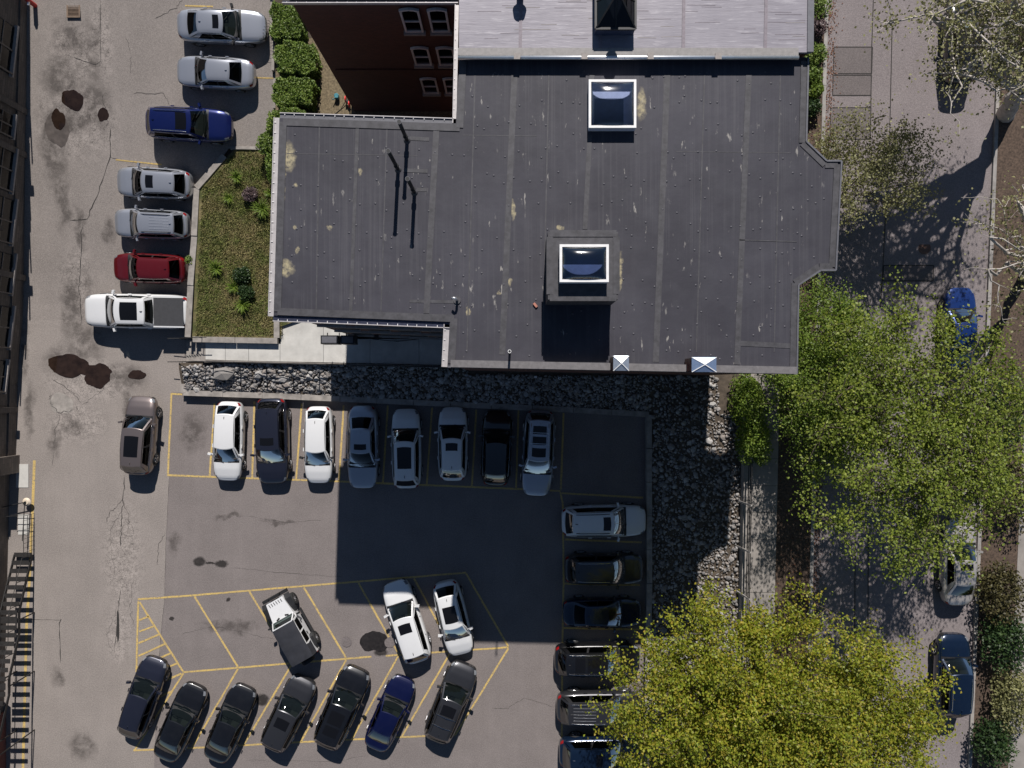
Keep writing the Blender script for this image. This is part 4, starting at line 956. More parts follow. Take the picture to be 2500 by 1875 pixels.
m = MB(); m.tube([(fx(y) - .3, y - .3, .55), (x, y, .56)], 0.03); m.tube([(x, y, .56), (x - .15, y - 2.4, .56)], 0.025); ob('arm', m, M['black'], e)
fs = empty('fire_stair', (-30, -15, 0), 'long black iron fire stair with open treads along the left wall', 'fire escape')
xs0, xs1 = -31.05, -29.95
y0 = P(0, 1352, 0)[1]; ntr = 26; zt = 0.25
path = []
yy = y0; z = 0.25
for k in range(ntr):
    path.append((yy, z)); flat = k in (7, 8, 9, 15, 16)
    yy -= 0.46; z += 0.0 if flat else 0.17
for k, (yy, z) in enumerate(path):
    m = MB(); off_ = 0.012 * (k % 2); m.box(((xs0 + xs1) / 2 - .012 * k, yy, z), (xs1 - xs0, 0.27 if k not in (8, 16) else .4, 0.03)); ob('tread', m, M['iron'], fs)
for x in (xs0, xs1):
    m = MB()
    for (a, za), (b_, zb2) in zip(path[:-1], path[1:]): m.bar((x, a, za - .05), (x - .01, b_, zb2 - .05), 0.05, 0.18)
    ob('stringer', m, M['iron'], fs)
m = MB()
for (a, za), (b_, zb2) in zip(path[:-1], path[1:]): m.tube([(xs1, a, za + .9), (xs1, b_, zb2 + .9)], 0.022, 6)
ob('handrail', m, M['iron'], fs)
for k in range(0, ntr, 3): m = MB(); m.tube([(xs1, path[k][0], path[k][1]), (xs1, path[k][0], path[k][1] + .9)], 0.02, 6); ob('baluster', m, M['iron'], fs)
for k in (8, 16, 24):
    for x in (xs0, xs1): m = MB(); m.bar((x, path[k][0], -.05), (x, path[k][0], path[k][1] - .03), 0.06, 0.06); ob('post', m, M['iron'], fs)
m = MB(); yl = P(0, 1300, 0)[1]
for z_ in (.3, .65, 1.0): m.tube([(-31.0, yl + 1.2, z_), (-29.95, yl + 1.2, z_), (-29.95, y0, z_)], 0.02, 6)
ob('landing_rail', m, M['iron'], fs)
for k in range(9): m = MB(); m.tube([(-29.95, yl + 1.2 - k * .28, 0), (-29.95, yl + 1.2 - k * .28, 1.0)], 0.012, 5); ob('baluster', m, M['iron'], fs)
# small iron rack behind the silver sedan
r0 = Pz(661, 84, zdrive); e = empty('iron_rack', r0, 'small black iron rack behind the topmost silver sedan', 'rack')
for k in range(6):
    yy = r0[1] - .45 + k * .18; m = MB(); m.tube([(r0[0] - .25, yy, zdrive(yy)), (r0[0] - .2, yy, r0[2] + .75), (r0[0] + .15, yy, r0[2] + .75), (r0[0] + .2, yy, zdrive(yy))], 0.014, 6); ob('hoop', m, M['iron'], e)
m = MB(); m.tube([(r0[0] - .22, r0[1] - .5, r0[2] + .4), (r0[0] - .22, r0[1] + .5, r0[2] + .4)], 0.014, 6); ob('rail', m, M['iron'], e)
# teal pail and red toy in the yard
x, y, _ = P(822, 235, 2.4); e = empty('watering_can', (x, y, 2.2), 'teal watering can on the dry yard grass', 'watering can'); m = MB(); m.cyl((x, y, 2.2), .12, .3, 14, r2=.15); m.tube([(x - .1, y - .1, 2.3), (x - .22, y - .22, 2.5)], .03, 6); ob('body', m, plain('teal plastic', (0.05, 0.22, 0.26), 0.4, var=.1), e)
m = MB(); m.tube([(x + .13, y, 2.5), (x + .1, y, 2.62), (x - .1, y, 2.62), (x - .13, y, 2.5)], .015, 6); ob('handle', m, bpy.data.materials['teal plastic'], e)
x, y, _ = P(843, 243, 2.4); e = empty('hose_reel', (x, y, 2.2), 'bright red hose reel at the foot of the brick wall', 'hose reel')
for s in (0, .22): m = MB(); m.tube([(x + s, y - s * 1.3, 2.45), (x + s + .06, y - s * 1.3, 2.45)], .18, 18); ob('flange', m, plain('red plastic', (0.7, 0.015, 0.012), 0.4, var=0) if s == 0 else bpy.data.materials['red plastic'], e)
m = MB(); m.tube([(x + .05, y - .05, 2.45), (x + .25, y - .28, 2.45)], .08, 10); ob('drum', m, M['black'], e)
hp = [(x, y - .1, 2.35), (x - .3, y - .5, 2.22), (x - .8, y - .9, 2.22), (x - 1.1, y - .8, 2.22), (x - 1.4, y - 1.0, 2.22), (x - 1.0, y - 1.25, 2.22)]
m = MB(); m.tube(hp, .02, 6); ob('hose', m, M['black'], e)
# ------------------------------------------------------------------ vehicles
PAINT = {'silver': paint('silver paint', (0.42, 0.435, 0.475), 0.55, 0.32), 'white': paint('white paint', (0.66, 0.66, 0.655), 0.0, 0.35), 'black': paint('black paint', (0.006, 0.006, 0.007), 0.0, 0.25),
    'charcoal': paint('charcoal paint', (0.040, 0.040, 0.044), 0.5, 0.33), 'navy': paint('dark slate paint', (0.018, 0.020, 0.034), 0.35, 0.3), 'blue': paint('royal blue paint', (0.006, 0.013, 0.095), 0.4, 0.3),
    'deepblue': paint('deep blue paint', (0.003, 0.005, 0.040), 0.3, 0.28), 'red': paint('dark red paint', (0.115, 0.006, 0.009), 0.2, 0.3), 'bronze': paint('bronze grey paint', (0.20, 0.165, 0.155), 0.6, 0.33),
    'streetblue': paint('bright blue paint', (0.009, 0.034, 0.16), 0.3, 0.3), 'champagne': paint('champagne silver paint', (0.50, 0.46, 0.42), 0.45, 0.33), 'inkblue': paint('ink blue paint', (0.006, 0.016, 0.040), 0.4, 0.25)}

TYPES = {
 'sedan': dict(L=4.85, W=1.85, H=1.45, clear=.20, prof=[(-2.43, .90), (-2.1, 1.0), (-1.6, 1.02), (-.5, 0.98), (.6, .98), (1.0, .97), (1.7, .88), (2.2, .76), (2.43, .66)], xc=1.02, xw1=.22, xr1=-1.0, xr0=-1.72, wb=.86, wr=.655, wr2=.62, wbr=.80, wheel=.33, wbase=2.8, npl=5),
 'suv': dict(L=4.70, W=1.90, H=1.66, clear=.24, prof=[(-2.35, 1.0), (-2.1, 1.08), (-1.5, 1.08), (-.5, 1.06), (.7, 1.05), (1.05, 1.04), (1.7, .98), (2.1, .88), (2.35, .74)], xc=1.05, xw1=.38, xr1=-1.72, xr0=-2.12, wb=.87, wr=.68, wr2=.65, wbr=.82, wheel=.37, wbase=2.75, npl=5.5),
 'hatch': dict(L=4.35, W=1.80, H=1.50, clear=.20, prof=[(-2.17, .92), (-1.95, 1.0), (-1.5, 1.01), (-.5, .99), (.6, .98), (.95, .97), (1.5, .90), (1.95, .78), (2.17, .66)], xc=1.0, xw1=.28, xr1=-1.42, xr0=-1.92, wb=.87, wr=.67, wr2=.63, wbr=.80, wheel=.33, wbase=2.62, npl=5),
 'wagon': dict(L=4.90, W=1.88, H=1.58, clear=.23, prof=[(-2.45, .98), (-2.2, 1.05), (-1.5, 1.05), (-.5, 1.02), (.7, 1.01), (1.05, 1.0), (1.75, .93), (2.2, .82), (2.45, .70)], xc=1.02, xw1=.30, xr1=-1.85, xr0=-2.25, wb=.87, wr=.66, wr2=.63, wbr=.82, wheel=.36, wbase=2.85, npl=5),
 'pickup': dict(L=5.85, W=2.02, H=1.88, clear=.32, prof=[(-2.92, 1.20), (-2.8, 1.26), (-.9, 1.26), (-.5, 1.24), (.9, 1.24), (1.15, 1.23), (2.1, 1.17), (2.7, 1.10), (2.92, .95)], xc=1.38, xw1=.72, xr1=-.78, xr0=-1.02, wb=.88, wr=.70, wr2=.70, wbr=.86, wheel=.42, wbase=3.65, npl=7),
}
CACHE = {}
def car_surface(T):
    px_, pz_ = [q[0] for q in T['prof']], [q[1] for q in T['prof']]; n = T['npl']; zm = T['clear'] + .38
    def S(s, a, off=0.0):
        s = max(-.9995, min(.9995, s)); x = s * T['L'] / 2
        wf = (1 - abs(s) ** n) ** (1 / n); tp = 1 - (.05 * s * s if s > 0 else .03 * s * s)
        w_ = T['W'] / 2 * wf * tp; k = (1 - abs(s) ** 9) ** (1 / 9)
        zt = zm + (float(np.interp(x, px_, pz_)) - zm) * k; zb = zm - (zm - T['clear']) * k
        ca, sa = math.cos(a), math.sin(a)
        y = w_ * math.copysign(abs(ca) ** .45, ca); z = zm + (zt - zm) * abs(sa) ** .6 if sa >= 0 else zm - (zm - zb) * abs(sa) ** .5
        if off:
            d = Vector((x - x * .88, y, z - zm)); d.normalize(); return (x + d.x * off, y + d.y * off, z + d.z * off)
        return (x, y, z)
    return S

def car_parts(kind):
    if kind in CACHE: return CACHE[kind]
    T = TYPES[kind]; S = car_surface(T); L, W, H = T['L'], T['W'], T['H']; hw = W / 2; out = []
    px_, pz_ = [q[0] for q in T['prof']], [q[1] for q in T['prof']]; zat = lambda x: float(np.interp(x, px_, pz_))
    def add(name, mb, mat, smooth=True, sub=None): out.append((name, mb.mesh(name, smooth), mat, sub))
    NS, NA = 44, 32
    m = MB(); ss = [math.sin(-math.pi / 2 + math.pi * i / NS) * .9995 for i in range(NS + 1)]
    vs = [S(s, 2 * math.pi * j / NA) for s in ss for j in range(NA)]
    fs = [(i * NA + j, (i + 1) * NA + j, (i + 1) * NA + (j + 1) % NA, i * NA + (j + 1) % NA) for i in range(NS) for j in range(NA)]
    fs += [tuple(range(NA))[::1], tuple(NS * NA + j for j in range(NA))[::-1]]
    m.add(vs, fs); add('body', m, 'PAINT')
    D = math.radians
    def patch(s0, s1, a0, a1, off, ns=8, na=6):
        q = MB(); q.grid(lambda u, v: S(s0 + (s1 - s0) * u, D(a0 + (a1 - a0) * v), off), ns, na); return q
    sc = T['xc'] / (L / 2); 
    hq = MB(); hq.grid(lambda u, v: S(sc + .075 + (.93 - sc - .075) * u, D(38 + 104 * v), .009 + .010 * (math.exp(-((v - .24) / .07) ** 2) + math.exp(-((v - .76) / .07) ** 2)) * math.sin(math.pi * min(1, u * .9 + .1))), 10, 24); add('hood', hq, 'PAINT')
    add('cowl', patch(sc - .02, sc + .068, 40, 140, .006, 3, 10), 'plastic')
    if kind == 'sedan': add('trunk_lid', patch(-.965, T['xr0'] / (L / 2) - .045, 45, 135, .008, 6, 10), 'PAINT')
    for a0, a1 in ((14, 52), (128, 166)):
        add('headlight', patch(.86, .95, a0, a1 - 8 if a0 < 90 else a1, .010, 6, 4), 'lamp'); 
        add('taillight', patch(-.97, -.90, a0 + (2 if a0 < 90 else 4), a1 + (-6 if a0 < 90 else -4), .010, 5, 4), 'red_lens')
    add('grille', patch(.955, .9994, -25, 20, .006, 4, 5), 'plastic'); m2 = patch(.955, .9994, 160, 205, .006, 4, 5); add('grille', m2, 'plastic')
    # cabin
    wbf, wbr, wrf, wrr = hw * T['wb'], hw * T['wbr'], hw * T['wr'], hw * T['wr2']; xc, xw1, xr1, xr0 = T['xc'], T['xw1'], T['xr1'], T['xr0']
    zbf, zbr = zat(xc) - .05, zat(xr0) - .05; bow = .16; bow2 = .10; rb_ = .08
    def roofz(x, y):
        u = (x - xr1) / (xw1 - xr1); return H - .07 * (2 * u - 1.1) ** 2 * .6 - .035 * (y / wrf) ** 2 - .03 * abs(y / wrf) ** 8
    def front_base(v): y = (2 * v - 1) * wbf; return Vector((xc + bow * (1 - (2 * v - 1) ** 2), y, zat(xc + bow * (1 - (2 * v - 1) ** 2)) - .012 - .05 * abs(2 * v - 1) ** 4))
    def front_top(v): y = (2 * v - 1) * wrf; x = xw1 + bow2 * (1 - (2 * v - 1) ** 2); return Vector((x, y, roofz(xw1, y)))
    def rear_base(v): y = (2 * v - 1) * wbr; return Vector((xr0 - rb_ * (1 - (2 * v - 1) ** 2), y, zat(xr0) - .012 - .05 * abs(2 * v - 1) ** 4))
    def rear_top(v): y = (2 * v - 1) * wrr; return Vector((xr1 - .06 * (1 - (2 * v - 1) ** 2), y, roofz(xr1, y)))
    def bul(p, q, u, k): r = p.lerp(q, u); r.z += k * math.sin(math.pi * u); return r
    m = MB(); m.grid(lambda u, v: bul(front_base(.055 + .89 * v), front_top(.055 + .89 * v), .02 + .94 * u, .025), 8, 12); add('windshield', m, 'glass')
    m = MB(); m.grid(lambda u, v: bul(rear_base(.09 + .82 * v), rear_top(.09 + .82 * v), .06 + .84 * u, .02), 6, 12, flip=True); add('rear_window', m, 'tint')
    def roof_pt(u, v):
        y0 = 2 * v - 1; a = rear_top(v); b = front_top(v); r = a.lerp(b, u); r.z = roofz(a.x + (b.x - a.x) * u, r.y) + .006; return r
    m = MB(); m.grid(roof_pt, 18, 14); add('roof', m, 'PAINT')
    def side(sg):
        def f(u, v, o=0.0):
            b = Vector((xr0 + (xc - xr0) * u, sg * (wbr + (wbf - wbr) * u), (zat(xr0) + (zat(xc) - zat(xr0)) * u) - .062)); t_ = Vector((xr1 + (xw1 - xr1) * u, sg * (wrr + (wrf - wrr) * u), 0)); t_.z = roofz(t_.x, t_.y)
            r = b.lerp(t_, v); r.y += sg * (.045 * math.sin(math.pi * min(1, v)) + .03 * math.sin(math.pi * u) + o); return r
        return f
    for sg in (-1, 1):
        f = side(sg); fl = sg > 0; fr = MB()
        cu = .17 if kind in ('sedan',) else .10
        def sub(u0, u1, v0, v1, o, tgt, nu=6, nv=4): tgt.grid(lambda u, v: f(u0 + (u1 - u0) * u, v0 + (v1 - v0) * v, o), nu, nv, flip=fl)
        sub(0, cu, 0, 1, 0, fr, 4, 6); sub(.93, 1, 0, 1, 0, fr, 2, 6); sub(cu, .93, .0, .10, 0, fr, 8, 1); sub(cu, .93, .9, 1, 0, fr, 8, 1)
        # pillars that close the corners to the front and rear glass
        fr.grid(lambda u, v: bul(front_base((.0 + .06 * v) if sg < 0 else (1 - .06 * v)), front_top((.0 + .06 * v) if sg < 0 else (1 - .06 * v)), u, .025), 6, 2, flip=sg > 0)
        fr.grid(lambda u, v: bul(rear_base((.0 + .095 * v) if sg < 0 else (1 - .095 * v)), rear_top((.0 + .095 * v) if sg < 0 else (1 - .095 * v)), u, .02), 6, 2, flip=sg < 0)
        add('pillar_frame', fr, 'PAINT')
        bp = MB(); sub(.50, .54, .08, .92, .003, bp, 1, 4); add('door_pillar', bp, 'plastic')
        for u0, u1 in ((cu, .50), (.54, .93)):
            g = MB(); sub(u0 + .004, u1 - .004, .10, .9, -.004, g, 5, 4); add('side_window', g, 'tint')
        if kind != 'pickup':
            ch = MB(); ch.tube([f(u, .085, .006) for u in np.linspace(cu, .93, 9)], .009, 5); add('window_trim', ch, 'TRIM')
    fr = MB(); fr.grid(lambda u, v: bul(front_base(.05 + .9 * v), front_top(.05 + .9 * v), .955 + .06 * u, .025), 1, 10); add('header', fr, 'PAINT'); fr = MB(); fr.grid(lambda u, v: bul(rear_base(.08 + .84 * v), rear_top(.08 + .84 * v), .9 + .12 * u, .02), 1, 10, flip=True); add('header', fr, 'PAINT'); fr = MB(); fr.grid(lambda u, v: bul(rear_base(.08 + .84 * v), rear_top(.08 + .84 * v), .0 + .065 * u, .02), 1, 10, flip=True)
    add('header', fr, 'PAINT')
    # interior
    m = MB(); zi = max(zat(xc - .3), zat(xr0 + .3)) + .012
    m.prism([(xr0 + .12, -wbr * .9), (xc - .05, -wbf * .92), (xc + .04, 0), (xc - .05, wbf * .92), (xr0 + .12, wbr * .9)], zi - .03, zi)
    m.box((xc - .28, 0, zi + .03), (.45, wbf * 1.7, .06))
    add('interior', m, 'interior', False)
    xf = xw1 - .35
    m = MB()
    for sg in (-1, 1):
        m.box((xf, sg * .36, zi + .10), (.16, .46, .22), taper=.8); m.box((xf - .02, sg * .36, zi + .27), (.10, .24, .14), taper=.8); m.box((xf + .35, sg * .36, zi + .005), (.5, .46, .05))
    m.box((xr1 + .32, 0, zi + .10), (.16, wbr * 1.6, .2), taper=.9)
    for sg in (-1, 1): m.box((xr1 + .30, sg * .38, zi + .25), (.1, .24, .12), taper=.8)
    add('seats', m, 'seat', False)
    m = MB(); cx_, cz_ = xc - .52, zi + .10
    m.tube([(cx_ + .03 * math.sin(a), .36 + .18 * math.cos(a), cz_ + .10 * math.sin(a)) for a in [i * math.pi / 8 for i in range(17)]], .016, 6, cap=False); add('steering_wheel', m, 'plastic')
    # wheels
    wr_, wbz = T['wheel'], T['wbase'] / 2
    for sx in (1, -1):
        for sg in (-1, 1):
            x = sx * wbz; yo = sg * (hw * .985 - .0)
            arch = MB(); pts = [(x + (wr_ + .06) * math.cos(a), yo - sg * .012, wr_ + (wr_ + .055) * math.sin(a)) for a in [math.pi * i / 14 for i in range(15)]]
            arch.add([(x, yo - sg * .012, wr_)] + pts, [((0, i + 1, i + 2) if sg < 0 else (0, i + 2, i + 1)) for i in range(14)]); add('wheel_arch', arch, 'plastic', False)
            wl = MB(); prof = [(wr_ * .62, .0), (wr_ * .95, .0), (wr_, .03), (wr_, .19), (wr_ * .95, .22), (wr_ * .62, .22)]; nn_ = 24
            vs = [(x + r * math.cos(2 * math.pi * k / nn_), yo + sg * (.012 - w2), wr_ + r * math.sin(2 * math.pi * k / nn_)) for r, w2 in prof for k in range(nn_)]
            fs = [(i * nn_ + k, i * nn_ + (k + 1) % nn_, (i + 1) * nn_ + (k + 1) % nn_, (i + 1) * nn_ + k) for i in range(5) for k in range(nn_)]; wl.add(vs, fs); add('wheel', wl, 'rubber')
            rm = MB(); yy = yo + sg * .004
            for k in range(5):
                a = 2 * math.pi * k / 5; rm.bar((x, yy, wr_), (x + wr_ * .62 * math.cos(a), yy, wr_ + wr_ * .62 * math.sin(a)), .075, .03)
            rm.tube([(x + wr_ * .62 * math.cos(a), yy, wr_ + wr_ * .62 * math.sin(a)) for a in [i * math.pi / 9 for i in range(19)]], .018, 5, cap=False)
            rm.tube([(x, yy - .015, wr_), (x, yy + .015, wr_)], .07, 10); add('rim', rm, 'rim', False, 'wheel')
    # mirrors, handles, plates, wipers, fin
    for sg in (-1, 1):
        m = MB(); yb_ = sg * (wbf + .03); xm = xc - .30; m.box((xm, yb_ + sg * .17, zat(xc) + .07), (.13, .24, .15), sg * .25, taper=.82); m.bar((xm, yb_ - sg * .05, zat(xc) + .02), (xm, yb_ + sg * .1, zat(xc) + .05), .06, .05); add('mirror', m, 'PAINT', False)
        for xh in (.25, -.80):
            m = MB(); zz_ = zat(xh) - .10; yk = hw * .985; m.box((xh, sg * yk, zz_), (.2, .05, .035)); add('door_handle', m, 'PAINT', False)
    m = MB(); m.box((L / 2 - .02, 0, .52), (.03, .5, .12)); add('number_plate', m, 'white', False); m = MB(); m.box((-L / 2 + .02, 0, .72), (.03, .5, .14)); add('number_plate', m, 'white', False)
    m = MB()
    for sg in (-.1, .45): p = front_base(.5 + sg * .8); q = front_base(.5 + sg * .8 - .28); m.tube([(p.x + .02, p.y, p.z + .03), (q.x - .04, q.y, q.z + .06)], .01, 5)
    add('wiper', m, 'plastic', False)
    CACHE[kind] = (out, roof_pt, T, zat); return CACHE[kind]

def car_extra(name, key, builder):
    if key not in CACHE:
        CACHE[key] = builder().mesh(name, False)
    return CACHE[key]

def place(root, px, py, heading, kind_zf, hgt=0.8):
    x, y, z = 0, 0, 0
    for _ in range(8):
        x, y, _z = P(px, py, z + hgt); z = kind_zf(y)
    d = 0.4; sl_ = (kind_zf(y + d) - kind_zf(y - d)) / (2 * d)
    nrm = Vector((0, -sl_, 1)).normalized(); f = Vector((math.cos(heading), math.sin(heading), 0)); f = (f - nrm * f.dot(nrm)).normalized(); l_ = nrm.cross(f)
    root.matrix_world = Matrix(((f.x, l_.x, nrm.x, x), (f.y, l_.y, nrm.y, y), (f.z, l_.z, nrm.z, z + (0.012 if kind_zf is zdrive else 0.016)), (0, 0, 0, 1)))
    return x, y, z

def mk(name, me, mat, parent, label=None):
    o = bpy.data.objects.new(name, me); COL.objects.link(o); o.parent = parent
    if len(me.materials) == 0: me.materials.append(None)
    o.material_slots[0].link = 'OBJECT'; o.material_slots[0].material = mat
    if label: o['label'] = label
    return o

def make_car(kind, name, px, py, plen, heading, col, label, cat, zf=zdrive, trim='plastic', sun=None, rails=None, bars=False, ribs=False, roofmat=None, extra=None, group=None, shell=True, wscale=None, mirror=None):
    parts, roof_pt, T, zat = car_parts(kind)
    root = bpy.data.objects.new(name, None); COL.objects.link(root); tag(root, label, cat, group)
    x, y, z = place(root, px, py, math.radians(heading), zf)
    Lr = plen / F * (CH - z - .8); sL = Lr / T['L']; sw = wscale or (0.5 + 0.5 * sL)
    mw = root.matrix_world.copy(); root.matrix_world = mw @ Matrix.Diagonal((sL, sw, min(1.06, max(.95, sL)), 1))
    pm = PAINT[col]; last = None
    for (nm, me, mt, sub) in parts:
        mat = pm if mt == 'PAINT' else (M[trim] if mt == 'TRIM' else M[mt])
        if nm == 'roof' and roofmat: mat = roofmat
        if nm == 'mirror' and mirror: mat = M[mirror]
        o = mk(nm, me, mat, last if sub else root)
        if nm == sub or nm == 'wheel': last = o
    for i, (u0, u1, hv) in enumerate(sun or []):
        def b_(u0=u0, u1=u1, hv=hv):
            q = MB(); q.grid(lambda u, v: (lambda p: (p.x, p.y, p.z + .007))(roof_pt(u0 + (u1 - u0) * u, .5 + (v - .5) * 2 * hv)), 6, 6); return q
        mk('sunroof', car_extra('sunroof', (kind, 'sun', u0, u1, hv), b_), M['panoglass'], root)
    if rails:
        for v in (.07, .93):
            def b_(v=v):
                q = MB(); ps = [roof_pt(u, v) for u in np.linspace(.06, .92, 9)]; q.tube([(p.x, p.y, p.z + (.045 if 0 < i < 8 else -.005)) for i, p in enumerate(ps)], .02, 6); return q
            mk('roof_rail', car_extra('roof_rail', (kind, 'rail', v), b_), M[rails], root)
    if bars:
        for u in (.30, .58):
            def b_(u=u):
                q = MB(); p0, p1 = roof_pt(u, .02), roof_pt(u, .98); q.tube([(p0.x, p0.y, H_ + .03) for H_ in [p0.z]] + [(p0.x, 0, roof_pt(u, .5).z + .06), (p1.x, p1.y, p1.z + .03)], .022, 6); return q
            mk('cross_bar', car_extra('cross_bar', (kind, 'bar', u), b_), M['chrome'], root)
    if ribs:
        for k in range(5):
            def b_(k=k):
                q = MB(); v = .22 + .14 * k; q.tube([(lambda p: (p.x, p.y, p.z + .004))(roof_pt(u, v)) for u in (.12, .3, .5, .66)], .012, 5); return q
            mk('roof_rib', car_extra('roof_rib', (kind, 'rib', k), b_), M['rim'] if ribs == 'bright' else pm, root)
    def b_():
        q = MB(); p = roof_pt(.07, .5); q.box((p.x + .05, 0, p.z + .025), (.16, .03, .06), taper=.5); return q
    mk('antenna', car_extra('antenna', (kind, 'fin'), b_), pm if col != 'white' else M['plastic'], root)
    if extra: extra(root, kind, roof_pt, T, zat, pm)
    return root

def bed_cover(root, kind, roof_pt, T, zat, pm):
    q = MB(); q.grid(lambda u, v: (-2.72 + 1.62 * u, (v - .5) * 1.62, zat(-2) + .03), 6, 6); mk('bed_cover', q.mesh('bed_cover'), plain('black vinyl cover', (0.045, 0.045, 0.048), 0.7, var=.12), root)
    q = MB(); 
    for s in (-1, 1): q.bar((-2.78, s * .86, zat(-2) + .02), (-1.08, s * .86, zat(-2) + .02), .08, .06)
    mk('bed_rail', q.mesh('bed_rail'), pm, root); q = MB(); q.box((-2.90, 0, .62), (.2, 1.8, .2)); mk('rear_bumper', q.mesh('rear_bumper'), M['plastic'], root)
def dash_green(root, kind, roof_pt, T, zat, pm):
    q = MB(); q.box((T['xc'] - .2, -.25, zat(T['xc']) + .075), (.2, .3, .04), .4, taper=.6); mk('dash_cloth', q.mesh('dash_cloth'), plain('green cloth', (0.03, 0.42, 0.10), 0.8, var=.2), root)
def dash_paper(root, kind, roof_pt, T, zat, pm):
    q = MB(); q.box((T['xc'] - .15, .2, zat(T['xc']) + .066), (.14, .22, .006), .3); q.box((T['xc'] - .2, -.1, zat(T['xc']) + .066), (.1, .12, .006), -.4); mk('papers', q.mesh('papers'), M['white'], root)

S1 = [(.62, .86, .30)]; S2 = [(.64, .90, .36)]; PAN = [(.25, .80, .33)]; PAN2 = [(.22, .46, .33), (.52, .84, .33)]
C_ = make_car
C_('sedan', 'car', 540, 58, 214, -1, 'silver', 'silver sedan with sunroof, topmost car beside the hedge', 'car', sun=S1, trim='chrome', mirror='plastic', extra=dash_paper)
C_('sedan', 'car', 524, 171, 190, 177, 'silver', 'silver sedan without sunroof, second from the top of the drive', 'car', trim='plastic', wscale=.97)
C_('suv', 'car', 461, 299, 206, -3, 'blue', 'blue SUV with bright roof rails and wide sunroof above the lawn', 'car', sun=S2, rails='chrome', trim='chrome', extra=dash_paper)
C_('hatch', 'car', 374, 442, 182, 177, 'silver', 'silver hatchback with small dark sunroof beside the lawn corner', 'car', sun=S1)
C_('suv', 'car', 368, 542, 181, 178, 'silver', 'silver SUV with ribbed roof and dark rails above the red car', 'car', rails='plastic', ribs=True, wscale=.94)
C_('hatch', 'car', 363, 651, 177, 178, 'red', 'dark red hatchback parked above the white pickup', 'car')
C_('pickup', 'pickup_truck', 338, 757, 256, 179, 'white', 'white crew cab pickup with big sunroof and black bed cover', 'pickup truck', sun=[(.22, .80, .36)], extra=bed_cover)
C_('suv', 'car', 340, 1063, 192, 86, 'bronze', 'bronze grey SUV with panoramic roof parked alone in the drive', 'car', sun=PAN, trim='chrome')
C_('hatch', 'car', 557, 1077, 194, 268, 'white', 'white hatchback with plain roof, leftmost in the upper row', 'car', wscale=1.0)
C_('suv', 'car', 664, 1076, 208, 271, 'navy', 'dark slate SUV with small sunroof between two white cars', 'car', sun=[(.70, .88, .30)], trim='chrome')
C_('hatch', 'car', 777, 1086, 188, 270, 'white', 'white hatchback with black mirrors just left of the shadow edge', 'car', wscale=.98, mirror='plastic')
C_('sedan', 'car', 885, 1091, 203, 270, 'silver', 'silver sedan with sunroof at the edge of the building shadow', 'car', sun=S1, trim='chrome')
C_('suv', 'car', 992, 1095, 194, 91, 'white', 'white SUV with large panoramic roof in the shaded row', 'car', sun=[(.30, .86, .35)], wscale=.96)
C_('hatch', 'car', 1105, 1084, 180, 90, 'white', 'white compact with small front sunroof in the shaded row', 'car', sun=S1)
C_('hatch', 'car', 1212, 1094, 184, 88, 'black', 'black hatchback in deep shade with red tail lamps toward the aisle', 'car', trim='chrome')
C_('wagon', 'car', 1314, 1106, 210, 267, 'silver', 'silver wagon with dark roof panels and cross bars at the row end', 'car', sun=[(.14, .34, .33), (.40, .60, .33), (.68, .90, .33)], rails='chrome', bars=True)
C_('suv', 'car', 1474, 1272, 206, 1, 'white', 'white SUV with small sunroof, topmost in the right column', 'car', sun=[(.74, .92, .30)], rails='plastic')
C_('suv', 'car', 1475, 1389, 194, 0, 'charcoal', 'charcoal SUV with bright roof rails in shade, second in the right column', 'car', rails='chrome')
C_('sedan', 'car', 1470, 1497, 192, 0, 'inkblue', 'ink blue sedan in shade, half hidden by the yellow tree', 'car')
C_('suv', 'car', 1458, 1610, 208, 0, 'black', 'black SUV with panoramic roof, its tail at the lower shadow edge', 'car', sun=PAN2, rails='chrome')
C_('suv', 'car', 1464, 1728, 210, 0, 'charcoal', 'charcoal SUV with ribbed silver roof under the yellow tree', 'car', rails='chrome', ribs='bright')
C_('suv', 'car', 1466, 1838, 202, 0, 'inkblue', 'ink blue SUV, lowest in the right column', 'car', sun=[(.64, .8, .28)], trim='chrome')
C_('suv', 'car', 993, 1518, 204, 108, 'white', 'white SUV parked at an angle, front in the shadow corner', 'car', sun=S1, wscale=1.0)
C_('hatch', 'car', 1106, 1510, 184, 283.5, 'white', 'white hatchback at an angle, half in the building shadow', 'car', sun=[(.30, .82, .34)], wscale=1.0)
C_('hatch', 'car', 347, 1704, 201, 71, 'navy', 'dark slate hatchback, leftmost of the angled bottom row', 'car', wscale=1.02)
C_('sedan', 'car', 438, 1765, 195, 66, 'black', 'black sedan, second from the left in the angled bottom row', 'car', extra=dash_paper)
C_('sedan', 'car', 560, 1768, 194, 66.5, 'black', 'black sedan with glossy roof, third from the left in the angled row', 'car', extra=dash_paper)
C_('suv', 'car', 703, 1743, 190, 64, 'charcoal', 'charcoal SUV with green cloth on its dashboard', 'car', sun=[(.55, .82, .32)], extra=dash_green)
C_('suv', 'car', 834, 1728, 206, 66.5, 'black', 'black SUV with dark glass roof, between the charcoal and deep blue cars', 'car', sun=PAN2, trim='chrome')
C_('sedan', 'car', 951, 1744, 188, 66, 'deepblue', 'deep blue sedan, second from the right in the angled row', 'car')
C_('suv', 'car', 1100, 1715, 200, 68, 'charcoal', 'charcoal SUV with two bright roof bars, rightmost of the angled row', 'car', sun=[(.60, .86, .32)], bars=True, rails='plastic')
C_('sedan', 'car', 2345, 800, 200, 90, 'streetblue', 'bright blue car on the street partly under bare branches', 'car', zf=zstreet)
